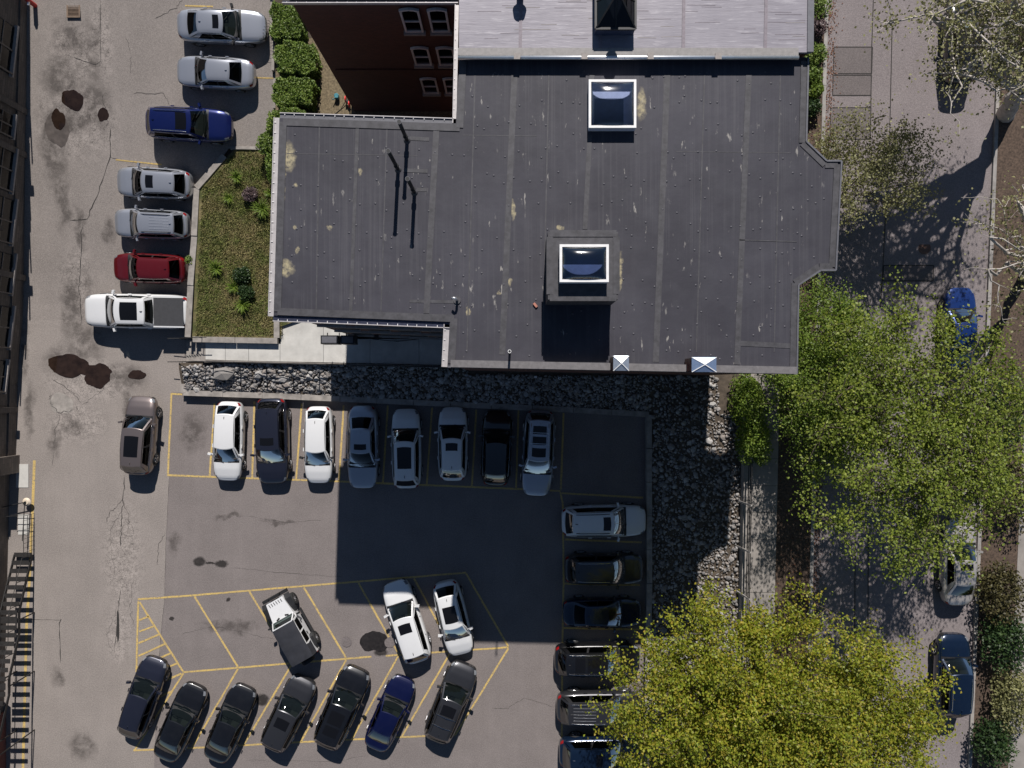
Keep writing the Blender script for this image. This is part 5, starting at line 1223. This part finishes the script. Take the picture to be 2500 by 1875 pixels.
C_('sedan', 'car', 2342, 1372, 212, 90, 'champagne', 'champagne silver sedan with sunroof parked on the street', 'car', zf=zstreet, sun=S1)
C_('suv', 'car', 2326, 1648, 206, 90, 'inkblue', 'dark blue SUV parked on the street below the champagne sedan', 'car', zf=zstreet, rails='chrome')
C_('suv', 'car', 2352, 100, 196, 90, 'black', 'black SUV on the street in shade under the upper right tree', 'car', zf=zstreet)

# white off-roader with black soft top
root = bpy.data.objects.new('off_road_car', None); COL.objects.link(root); tag(root, 'white boxy off-roader with black soft top parked at an angle', 'car')
place(root, 710, 1533, math.radians(119.5), zdrive, 0.9)
W_ = PAINT['white']; mb = lambda f: (lambda q: (f(q), q)[1])(MB())
def J(name, q, mat, parent=None, smooth=False): return mk(name, q.mesh(name, smooth), mat, parent or root)
q = MB(); q.prism([(-2.0, -.78), (.75, -.78), (.75, .78), (-2.0, .78)], .55, 1.12); J('body', q, W_)
q = MB(); vs = [(.75, -.70, .6), (2.0, -.58, .62), (2.0, .58, .62), (.75, .70, .6), (.75, -.72, 1.16), (1.98, -.56, 1.06), (1.98, .56, 1.06), (.75, .72, 1.16)]; q.add(vs, [(3, 2, 1, 0), (4, 5, 6, 7), (0, 1, 5, 4), (1, 2, 6, 5), (2, 3, 7, 6), (3, 0, 4, 7)]); hd = J('hood', q, W_)
for k in range(6): q = MB(); q.box((1.80, -.40 + k * .16, 1.085), (.22, .035, .012), .1); J('hood_vent', q, M['plastic'], hd)
for s in (-1, 1):
    q = MB(); q.box((.86, s * .3, 1.17), (.10, .24, .012), s * .4); J('hood_vent', q, M['plastic'], hd)
    q = MB(); q.add([(.70, s * .60, .86), (.86, s * .95, .84), (1.15, s * .98, .96), (1.72, s * .98, .96), (2.02, s * .95, .78), (2.02, s * .55, .80), (1.72, s * .55, .98), (1.15, s * .55, .98)], [(0, 1, 2, 7), (7, 2, 3, 6), (6, 3, 4, 5)] if s < 0 else [(7, 2, 1, 0), (6, 3, 2, 7), (5, 4, 3, 6)]); J('fender', q, M['plastic'])
    q = MB(); q.add([(-.92, s * .74, .86), (-.80, s * .97, .84), (-1.05, s * .98, .98), (-1.62, s * .98, .98), (-1.86, s * .95, .86), (-1.86, s * .74, .86), (-1.62, s * .74, 1.0), (-1.05, s * .74, 1.0)], [(0, 1, 2, 7), (7, 2, 3, 6), (6, 3, 4, 5)] if s > 0 else [(7, 2, 1, 0), (6, 3, 2, 7), (5, 4, 3, 6)]); J('fender', q, M['plastic'])
    q = MB(); q.box((.62, s * .98, 1.22), (.1, .2, .17)); J('mirror', q, M['plastic'])
    for xh in (.1, -.7): q = MB(); q.box((xh, s * .80, 1.0), (.18, .05, .05)); J('door_handle', q, M['plastic'])
    for (x0, x1) in ((-.30, .42), (-1.12, -.38)):
        q = MB(); y0_, y1_ = s * .785, s * .70; vs = [(x0, y0_, 1.14), (x1, y0_, 1.14), (x1 - .10 * (x1 > 0), y1_, 1.66), (x0, y1_, 1.66)]; q.add(vs, [(0, 1, 2, 3) if s < 0 else (3, 2, 1, 0)]); J('side_window', q, M['tint'])
    q = MB()
    for x in (.50, -.34, -1.16): q.bar((x + .04, s * .775, 1.10), (x - .06, s * .69, 1.70), .09, .07)
    q.bar((.46, s * .70, 1.69), (-1.2, s * .70, 1.69), .07, .06); J('door_frame', q, W_)
    q = MB(); q.bar((-.95, s * .92, .48), (.75, s * .92, .48), .14, .08); J('side_step', q, M['plastic'])
    q = MB(); q.cyl((2.0, s * .42, .86), .001, .001, 8); q = MB(); q.tube([(1.99, s * .40, .88), (2.03, s * .40, .88)], .10, 14); J('headlight', q, M['lamp'])
    q = MB(); q.box((-2.02, s * .70, .95), (.06, .14, .22)); J('taillight', q, M['red_lens'])
q = MB(); q.add([(.80, -.70, 1.16), (.80, .70, 1.16), (.50, .62, 1.72), (.50, -.62, 1.72)], [(0, 1, 2, 3)]); J('windshield', q, M['glass'])
q = MB()
for s in (-1, 1): q.bar((.80, s * .72, 1.15), (.49, s * .64, 1.73), .06, .07)
q.bar((.80, -.72, 1.15), (.80, .72, 1.15), .05, .05); q.bar((.49, -.66, 1.735), (.49, .66, 1.735), .06, .07); J('windshield_frame', q, W_)
soft = plain('black soft top fabric', (0.020, 0.021, 0.027), 0.75, var=.2, scale=3)
q = MB(); q.grid(lambda u, v: (-1.98 + 2.47 * u, (v - .5) * 1.46, 1.775 + .03 * math.sin(math.pi * u) - .05 * abs(2 * v - 1) ** 4 + .008 * math.sin(u * 18)), 20, 10); J('soft_top', q, soft, smooth=True)
q = MB()
for s in (-1, 1): q.add([(-1.98, s * .73, 1.72), (-1.2, s * .73, 1.74), (-1.2, s * .785, 1.12), (-2.0, s * .785, 1.12)], [(0, 1, 2, 3) if s < 0 else (3, 2, 1, 0)])
q.add([(-1.98, -.73, 1.72), (-1.98, .73, 1.72), (-2.02, .785, 1.12), (-2.02, -.785, 1.12)], [(3, 2, 1, 0)]); J('soft_side', q, soft)
q = MB(); q.box((2.14, 0, .62), (.2, 1.7, .18)); q.tube([(2.22, -.4, .72), (2.22, -.38, .95), (2.22, .38, .95), (2.22, .4, .72)], .03); J('front_bumper', q, M['plastic'])
q = MB(); q.box((-2.1, 0, .6), (.16, 1.6, .16)); J('rear_bumper', q, M['plastic'])
q = MB(); q.box((2.0, 0, .84), (.03, .62, .38)); J('grille', q, M['plastic'])
q = MB(); q.box((-.4, 0, 1.13), (2.1, 1.4, .03)); J('interior', q, M['interior'])
for (x, y, ax) in ((1.43, .82, 'y'), (1.43, -.82, 'y'), (-1.33, .82, 'y'), (-1.33, -.82, 'y'), (-2.22, 0, 'x')):
    r = .41; wd = .25; prof = [(r * .55, 0), (r * .93, 0), (r, .04), (r, wd - .04), (r * .93, wd), (r * .55, wd)]; n_ = 26; vs = []; zc = r if ax == 'y' else .98
    sg = 1 if y > 0 else -1
    for rr_, w2 in prof:
        for k in range(n_):
            a = 2 * math.pi * k / n_
            vs.append((x + rr_ * math.cos(a), y + sg * (wd / 2 - w2), zc + rr_ * math.sin(a)) if ax == 'y' else (x - wd / 2 + w2, rr_ * math.cos(a), zc + rr_ * math.sin(a)))
    q = MB(); q.add(vs, [(i * n_ + k, i * n_ + (k + 1) % n_, (i + 1) * n_ + (k + 1) % n_, (i + 1) * n_ + k) for i in range(5) for k in range(n_)])
    wl = J('wheel' if ax == 'y' else 'spare_wheel', q, M['rubber'], smooth=True)
    q = MB()
    for k in range(5):
        a = 2 * math.pi * k / 5
        if ax == 'y': q.bar((x, y + sg * .09, zc), (x + r * .56 * math.cos(a), y + sg * .09, zc + r * .56 * math.sin(a)), .09, .03)
        else: q.bar((x - .09, 0, zc), (x - .09, r * .56 * math.cos(a), zc + r * .56 * math.sin(a)), .09, .03)
    J('rim', q, M['rim'], wl)
# ------------------------------------------------------------------ trees, hedges, garden plants
M['bark'] = plain('brown bark', (0.10, 0.075, 0.058), 0.9, var=.35, scale=7, bump=.6)
M['palebark'] = plain('pale sycamore bark', (0.42, 0.38, 0.34), 0.8, var=.3, scale=4, bump=.3)
M['leaf_yellow'] = leaf_mat('yellow green leaves', [(0.161, 0.210, 0.017), (0.280, 0.336, 0.028), (0.392, 0.406, 0.039), (0.462, 0.350, 0.049), (0.308, 0.364, 0.028)])
M['leaf_green'] = leaf_mat('spring green leaves', [(0.106, 0.174, 0.025), (0.185, 0.274, 0.036), (0.280, 0.358, 0.056)])
M['leaf_mid'] = leaf_mat('olive green leaves', [(0.134, 0.180, 0.025), (0.234, 0.306, 0.040), (0.360, 0.396, 0.064)])
M['leaf_pale'] = leaf_mat('pale olive leaves', [(0.186, 0.186, 0.073), (0.308, 0.308, 0.130), (0.438, 0.421, 0.194)])
M['leaf_hedge'] = leaf_mat('hedge leaves', [(0.095, 0.155, 0.024), (0.169, 0.257, 0.043), (0.297, 0.365, 0.088)], .3)
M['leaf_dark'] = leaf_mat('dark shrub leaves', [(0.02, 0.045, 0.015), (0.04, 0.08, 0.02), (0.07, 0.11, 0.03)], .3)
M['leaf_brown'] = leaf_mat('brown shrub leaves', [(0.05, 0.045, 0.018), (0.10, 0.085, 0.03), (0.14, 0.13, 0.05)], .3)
M['leaf_purple'] = leaf_mat('purple shrub twigs', [(0.08, 0.05, 0.06), (0.14, 0.10, 0.10), (0.18, 0.13, 0.12)], .2)

def leaves(pts, size, seed, up=0.55, jit=.35):
    r = np.random.default_rng(seed); n = len(pts)
    nrm = r.normal(size=(n, 3)); nrm /= np.linalg.norm(nrm, axis=1)[:, None]; nrm[:, 2] = np.abs(nrm[:, 2]) + up; nrm /= np.linalg.norm(nrm, axis=1)[:, None]
    t_ = r.normal(size=(n, 3)); t_ -= nrm * (t_ * nrm).sum(1)[:, None]; t_ /= np.linalg.norm(t_, axis=1)[:, None]; b_ = np.cross(nrm, t_)
    s = size * (1 + jit * r.uniform(-1, 1, n))[:, None]; bend = nrm * s * .18
    return np.stack([pts - t_ * s * .5, pts + b_ * s * .36 + bend, pts + t_ * s * .55, pts - b_ * s * .36 + bend], 1)

def tree(name, label, base, cc, rad, trunk_r, lm, bm_, seed, n1=7, n2=5, n3=6, per=120, lsize=.16, spread=.42, fork=.32, group='street trees', up=.55, droop=0.0, fill=0, flat=.35):
    r = random.Random(seed); root = empty(name, base, label, 'tree', group); base = Vector(base); cc = Vector(cc); wood = MB(); tips = []; allp = []
    def limb(a, b_, r0, r1, wob, n=5, sides=6):
        pts = []
        d = (b_ - a); L = d.length
        for i in range(n + 1):
            f = i / n; p = a.lerp(b_, f)
            if 0 < i < n: p += Vector((r.gauss(0, 1), r.gauss(0, 1), r.gauss(0, .6))) * wob * L
            p.z += math.sin(f * math.pi) * L * .06; pts.append(p)
        wood.tube(pts, [r0 + (r1 - r0) * i / n for i in range(n + 1)], sides, cap=False)
        if r1 > .012: allp.extend(pts[2:])
        return pts
    fk = base.lerp(cc, fork); fk.x = base.x + (cc.x - base.x) * fork * .6; fk.y = base.y + (cc.y - base.y) * fork * .6
    limb(base - Vector((0, 0, .25)), fk, trunk_r * 1.15, trunk_r * .8, .03, 6, 10)
    def rnd_in(c_, k0, k1, zlo=-.45):
        while True:
            v_ = Vector((r.gauss(0, 1), r.gauss(0, 1), r.gauss(0, .8)))
            v_.normalize(); k = k0 + (k1 - k0) * r.random() ** .6
            p = Vector((c_.x + v_.x * rad[0] * k, c_.y + v_.y * rad[1] * k, c_.z + v_.z * rad[2] * k))
            if v_.z > zlo: return p
    for i in range(n1):
        a0 = 2 * math.pi * (i + r.random() * .6) / n1; k = r.uniform(.38, .62)
        t1 = Vector((cc.x + math.cos(a0) * rad[0] * k, cc.y + math.sin(a0) * rad[1] * k, cc.z + rad[2] * r.uniform(-.35, .35))) if i else cc + Vector((0, 0, rad[2] * .5))
        p1 = limb(fk, t1, trunk_r * .55, trunk_r * .22, .035, 6, 7)
        for j in range(n2):
            s_ = p1[r.choice((3, 4, 5, 6))]; tgt = rnd_in(cc, .55, .98); d = tgt - s_
            mx = max(rad) * .75
            if d.length > mx: tgt = s_ + d.normalized() * mx
            p2 = limb(s_, tgt, trunk_r * .17, trunk_r * .07, .04, 5, 5)
            for k_ in range(n3):
                s2 = p2[r.choice((2, 3, 4, 5))]; q_ = Vector((r.gauss(0, 1), r.gauss(0, 1), r.gauss(.1, .6))).normalized() * r.uniform(.5, 1.5) * (max(rad) / 5.5)
                e_ = s2 + q_; e_.z -= droop * q_.length
                p3 = limb(s2, e_, trunk_r * .06, .008, .05, 3, 4); tips.append((p3, r.uniform(.55, 1.25)))
    nodes = np.array([p[:] for p in allp]); ph = [r.uniform(0, 6.28) for _ in range(4)]
    for k in range(fill):
        v_ = Vector((r.gauss(0, 1), r.gauss(0, 1), r.gauss(0, 1))).normalized(); az = math.atan2(v_.y, v_.x); kk = r.random() ** (1 / 2.4)
        kk *= 1 + .10 * math.sin(3 * az + ph[0]) + .08 * math.sin(5 * az + ph[1]) + .05 * math.sin(9 * az + ph[2])
        if v_.z < -flat: v_.z = -v_.z
        p = Vector((cc.x + v_.x * rad[0] * kk, cc.y + v_.y * rad[1] * kk, cc.z + v_.z * rad[2] * kk)); i = int(((nodes - np.array(p[:])) ** 2).sum(1).argmin()); a = Vector(nodes[i])
        d = p - a
        st_ = a if d.length < 1.6 else p - d.normalized() * 1.6
        p3 = limb(a, p, trunk_r * .07, .008, .05, 4, 4); tips.append(([st_, p], r.uniform(.5, 1.3)))
    pts = []
    g = np.random.default_rng(seed)
    for p3, w_ in tips:
        n = int(per * w_); f = g.uniform(.2, 1.1, n); a, b_ = np.array(p3[0][:]), np.array(p3[-1][:])
        pts.append(a + (b_ - a) * f[:, None] + g.normal(size=(n, 3)) * spread * np.array([1, 1, .7]) * g.choice([.45, .8, 1.2], n)[:, None])
    pts = np.concatenate(pts)
    ob('trunk', wood, bm_, root, smooth=True)
    me = quads_mesh('crown', leaves(pts, lsize, seed + 1, up)); link('crown', me, lm, root); return root

zs_ = zstreet
tree('maple_tree', 'large yellow green maple over the lower right of the lot', (15.6, -16.8, zs_(-16.8)), (11.7, -16.9, 8.4), (7.4, 7.1, 3.4), .26, M['leaf_yellow'], M['bark'], 5, n1=10, n2=5, n3=4, per=130, lsize=.13, spread=.34, up=.6, fill=560)
tree('maple_tree', 'smaller yellow maple whose twigs reach the street at the bottom edge', (17.2, -21.0, zs_(-21.0)), (18.6, -17.4, 7.4), (5.2, 5.2, 2.2), .18, M['leaf_yellow'], M['bark'], 6, n1=8, n2=5, n3=4, per=80, lsize=.13, spread=.36, up=.6, fill=190)
tree('linden_tree', 'bright green tree beside the lower right corner of the roof', (16.6, -3.6, zs_(-3.6)), (17.2, 0.3, 6.2), (3.7, 5.8, 2.2), .16, M['leaf_green'], M['bark'], 15, n1=10, n2=5, n3=4, per=115, lsize=.11, spread=.34, fill=260, up=.8)
tree('linden_tree', 'broad olive green tree over the middle of the street', (28.6, -5.0, zs_(-5.0)), (20.2, -2.3, 9.0), (6.6, 7.4, 2.6), .26, M['leaf_mid'], M['bark'], 25, n1=12, n2=5, n3=4, per=62, lsize=.13, spread=.38, fork=.3, fill=330, up=.8)
tree('sycamore_tree', 'pale barked sycamore with thin olive leaves at the upper right', (28.4, 15.4, zs_(15.4)), (22.4, 17.4, 11.6), (6.8, 4.8, 2.4), .44, M['leaf_pale'], M['palebark'], 35, n1=8, n2=6, n3=4, per=36, lsize=.125, spread=.40, fill=130, up=1.0)
tree('street_tree', 'small pale olive tree beside the roof bay', (17.0, 9.6, zs_(9.6)), (19.2, 11.6, 7.0), (4.1, 3.5, 1.9), .09, M['leaf_pale'], M['bark'], 45, n1=8, n2=5, n3=4, per=42, lsize=.115, spread=.34, fill=70, up=1.0)
tree('sycamore_tree', 'sycamore at the right edge with bare white branches', (29.6, 6.2, zs_(6.2)), (25.0, 6.6, 10.2), (4.6, 4.4, 2.2), .26, M['leaf_pale'], M['palebark'], 55, n1=7, n2=4, n3=4, per=22, lsize=.13, spread=.5, fill=40)
# white bare branch reaching over the blue car
# shrubs on the far verge
def shrub(name, label, c_, rad, n, lsize, lm, seed, group=None, stems=True, cat='shrub', box=False):
    g = np.random.default_rng(seed); root = empty(name, c_, label, cat, group)
    if box:
        p = g.uniform(-1, 1, (n, 3)); ax = g.integers(0, 3, n); sgn = np.where(g.random(n) < .5, -1, 1)
        ax = np.where((ax == 2) | (g.random(n) < .35), 2, ax); sgn = np.where(ax == 2, 1, sgn)
        p[np.arange(n), ax] = sgn * g.uniform(.86, 1.03, n)
        bump_ = 1 + .10 * np.sin(p[:, 0] * 4 + seed) * np.cos(p[:, 1] * 4 + seed * 2) + .06 * np.sin(p[:, 0] * 9 + seed * 3 + p[:, 1] * 7) + g.normal(0, .03, n)
        rr_ = (np.abs(p[:, 0]) ** 3.0 + np.abs(p[:, 1]) ** 3.0) ** (1 / 3.0); k = np.where(rr_ > 1.0, 1.0 / rr_, 1)
        p[:, 0] *= k * bump_; p[:, 1] *= k * bump_; p[:, 2] *= np.where(rr_ > .9, .93, 1) * bump_
        pts = p * np.array(rad) + np.array(c_) + np.array([0, 0, rad[2]])
    else:
        p = g.normal(size=(n, 3)); p /= np.linalg.norm(p, axis=1)[:, None]; p *= (g.uniform(.3, 1.0, n) ** .5)[:, None]
        cl_ = g.normal(size=(12, 3)); cl_ /= np.linalg.norm(cl_, axis=1)[:, None]; dots = (p @ cl_.T).max(1); p *= (.72 + .4 * np.clip((dots - .5) * 2, 0, 1))[:, None]
        pts = p * np.array(rad) + np.array(c_) + np.array([0, 0, rad[2]])
        pts[:, 2] = np.maximum(pts[:, 2], c_[2] + .05)
    link('foliage', quads_mesh('foliage', leaves(pts, lsize, seed + 3, .4)), lm, root)
    m = MB(); r = random.Random(seed)
    for k in range(7):
        e_ = Vector(c_) + Vector((r.uniform(-.7, .7) * rad[0], r.uniform(-.7, .7) * rad[1], rad[2] * r.uniform(.9, 1.6))); m.tube([Vector(c_) - Vector((0, 0, .1)), Vector(c_).lerp(e_, .5) + Vector((r.uniform(-.1, .1), r.uniform(-.1, .1), .1)), e_], [.03, .022, .008], 5)
    if box: m.box((c_[0], c_[1], c_[2] + rad[2] * .9), (rad[0] * 1.5, rad[1] * 1.5, rad[2] * 1.7))
    ob('stems', m, M['bark'] if not box else M['leaf_dark'], root); return root
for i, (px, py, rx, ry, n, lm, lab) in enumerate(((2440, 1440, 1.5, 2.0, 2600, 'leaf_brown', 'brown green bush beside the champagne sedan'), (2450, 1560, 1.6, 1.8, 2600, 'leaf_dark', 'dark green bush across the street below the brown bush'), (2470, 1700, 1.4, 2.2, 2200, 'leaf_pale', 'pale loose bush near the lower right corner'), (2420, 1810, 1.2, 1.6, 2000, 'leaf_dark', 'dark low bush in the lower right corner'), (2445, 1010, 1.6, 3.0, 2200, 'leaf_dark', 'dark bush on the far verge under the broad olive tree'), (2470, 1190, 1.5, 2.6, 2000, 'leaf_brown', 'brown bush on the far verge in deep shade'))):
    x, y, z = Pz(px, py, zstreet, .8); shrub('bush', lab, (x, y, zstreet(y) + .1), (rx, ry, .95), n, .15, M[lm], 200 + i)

shrub('bush', 'tall dark green bush in the shade below the roof corner', (13.75, -0.9, 1.6), (1.1, 1.9, 1.7), 5200, .12, M['leaf_green'], 260)
shrub('bush', 'green bush along the pipe fence under the bright green tree', (14.0, -3.4, 2.2), (.95, 1.5, 1.3), 3600, .12, M['leaf_green'], 261)
# clipped hedges beside the upper parking
HZ = 2.2
for i, (x0, y0, x1, y1, lab) in enumerate(((660, 6, 736, 90, 'topmost clipped hedge block, cut off by the brick wall'), (672, 102, 770, 178, 'second clipped hedge block from the top, the widest'), (666, 189, 763, 256, 'third clipped hedge block from the top'), (662, 264, 750, 312, 'lowest clipped hedge block touching the roof edge'))):
    h = 1.25; a = P(x0, y0, HZ + h); b_ = P(x1, y1, HZ + h); c_ = ((a[0] + b_[0]) / 2, (a[1] + b_[1]) / 2, HZ)
    shrub('hedge', lab, c_, (abs(b_[0] - a[0]) / 2, abs(b_[1] - a[1]) / 2, h / 2), 6500, .105, M['leaf_hedge'], 300 + i, 'clipped hedges by the upper parking', box=True, cat='hedge')
for i, (px, py, rx, ry, n, lab) in enumerate(((668, 310, .5, 1.0, 2600, 'climbing shrub at the upper left corner of the dark roof'), (656, 350, .75, .8, 2600, 'spreading shrub where the pale kerb meets the building'), (664, 405, .45, 1.1, 2400, 'lowest climbing shrub along the west eave'))):
    x, y, z = P(px, py, 2.6); shrub('shrub', lab, (x, y, 1.5), (rx, ry, .8), n, .11, M['leaf_hedge'], 330 + i)

# lily clumps
def lily(label, px, py, R_, n, seed, lm='leaf_green'):
    x, y, _ = P(px, py, 1.6); z0 = zg(y); r = random.Random(seed); root = empty('lily_clump', (x, y, z0), label, 'plant', 'strap leaved clumps in the lawn'); quads = []
    for k in range(n):
        a = r.uniform(0, 6.28); L = R_ * r.uniform(.6, 1.15); h = L * r.uniform(.7, 1.2); w_ = .03 * r.uniform(.8, 1.4); prev = None; sx, sy = x + r.gauss(0, R_ * .12), y + r.gauss(0, R_ * .12)
        for i in range(5):
            f = i / 4; d = L * f; zz_ = z0 + h * math.sin(min(1, f * 1.15) * math.pi * .62) * .8; ww = w_ * (1 - f * .85); c_ = (sx + math.cos(a) * d, sy + math.sin(a) * d)
            l_ = (c_[0] - math.sin(a) * ww, c_[1] + math.cos(a) * ww, zz_); r__ = (c_[0] + math.sin(a) * ww, c_[1] - math.cos(a) * ww, zz_)
            if prev: quads.append([prev[0], prev[1], r__, l_])
            prev = (l_, r__)
    link('foliage', quads_mesh('foliage', np.array(quads)), M[lm], root)
for i, (px, py, R_, n, lab) in enumerate(((577, 432, .42, 60, 'strap leaved clump nearest the top of the lawn'), (557, 483, .36, 50, 'small strap leaved clump near the west lawn wall'), (640, 510, .6, 110, 'largest strap leaved clump beside the building'), (527, 655, .5, 80, 'strap leaved clump by the west wall lower down'), (568, 700, .45, 70, 'strap leaved clump left of the dark green plants'), (590, 745, .5, 90, 'lowest strap leaved clump in the lawn'), (655, 470, .3, 40, 'tiny strap leaved clump against the building'), (660, 755, .3, 40, 'tiny strap leaved clump in the lower right lawn corner'))): lily(lab, px, py, R_, n, 400 + i)
for i, (px, py, r1, n, lm, lab) in enumerate(((612, 475, .5, 900, 'leaf_purple', 'purple twiggy shrub in the middle of the lawn'), (590, 670, .55, 1500, 'leaf_dark', 'dark green plant, upper of two in the lawn'), (600, 715, .5, 1300, 'leaf_dark', 'dark green plant, lower of two in the lawn'), (458, 632, .3, 400, 'leaf_hedge', 'little weed at the wall beside the red car'))):
    x, y, _ = P(px, py, 1.6); shrub('garden_plant', lab, (x, y, zg(y) if i < 3 else 1.0), (r1, r1, .3), n, .10, M[lm], 440 + i)
# lawn grass
g = np.random.default_rng(77); n = 42000; gx = g.uniform(-19.3, -14.0, n); gy = g.uniform(2.9, 14.1, n); keep = (gx > np.interp(gy, [2.75, 11.9, 13.8, 14.3], [-19.35, -18.85, -17.1, -16.7]) + .05) & ((gy > 2.95))
gx, gy = gx[keep], gy[keep]; n = len(gx); ang = g.uniform(0, 6.28, n); h = g.uniform(.05, .14, n); w_ = g.uniform(.010, .02, n); ln = g.normal(0, .05, (n, 2)); z0 = 1.25 + (gy - 2.6) * .014
dx, dy = np.cos(ang) * w_, np.sin(ang) * w_
Q = np.stack([np.stack([gx - dx, gy - dy, z0], 1), np.stack([gx + dx, gy + dy, z0], 1), np.stack([gx + dx * .3 + ln[:, 0], gy + dy * .3 + ln[:, 1], z0 + h], 1), np.stack([gx - dx * .3 + ln[:, 0], gy - dy * .3 + ln[:, 1], z0 + h], 1)], 1)
t = NT('grass blades'); gi = t.n('ShaderNodeNewGeometry'); big = t.rng(t.noise(1.0, 4.0, .6), .42, .6); rm = t.n('ShaderNodeValToRGB'); t.l(gi.outputs['Random Per Island'], rm.inputs[0]); rm.color_ramp.elements[0].color = (0.105, 0.15, 0.028, 1); rm.color_ramp.elements[1].color = (0.25, 0.27, 0.07, 1)
t.set(Base_Color=t.mix(t.math('MULTIPLY', big, .75), rm.outputs[0], (0.33, 0.265, 0.125)), Roughness=.8)
o = link('grass', quads_mesh('grass', Q), t.mat, garden); o['kind'] = 'stuff'
# plants of the strip beside the building
for i, (px, py, r1, lm, lab) in enumerate(((1990, 12, .9, 'leaf_hedge', 'leafy bush at the top of the strip beside the silver roof'), (1990, 135, .75, 'leaf_hedge', 'round green bush below the silver roof corner'), (1985, 185, .6, 'leaf_hedge', 'small green bush right of the roof edge'), (1990, 220, .55, 'leaf_green', 'light green plant right of the roof edge'), (1982, 265, .55, 'leaf_dark', 'dark plant above the pale olive tree'), (1996, 70, .5, 'leaf_purple', 'reddish twiggy plant in the strip beside the silver roof'))):
    x, y, z = Pz(px, py, zstreet, .5); shrub('strip_plant', lab, (x, y, zstreet(y) + .08), (r1, r1, .45), 900, .12, M[lm], 480 + i)
# fallen leaves in the gutter
g = np.random.default_rng(90); n = 5200; side = g.random(n) < .6; gx = np.where(side, 17.95 + np.abs(g.normal(0, .28, n)), g.uniform(15.7, 17.6, n)); gy = g.uniform(-24, 26, n)
z0 = 1.5 + (gy + 23) * .062 + np.where(gx > 17.9, .02, .12); o = link('leaf_litter', quads_mesh('leaf_litter', leaves(np.stack([gx, gy, z0], 1), .075, 91, 3.0)), leaf_mat('fallen leaves', [(0.16, 0.06, 0.03), (0.24, 0.11, 0.06), (0.12, 0.07, 0.04)], .1)); tag(o, kind='stuff', label='reddish fallen leaves along the kerb', cat='leaf litter')
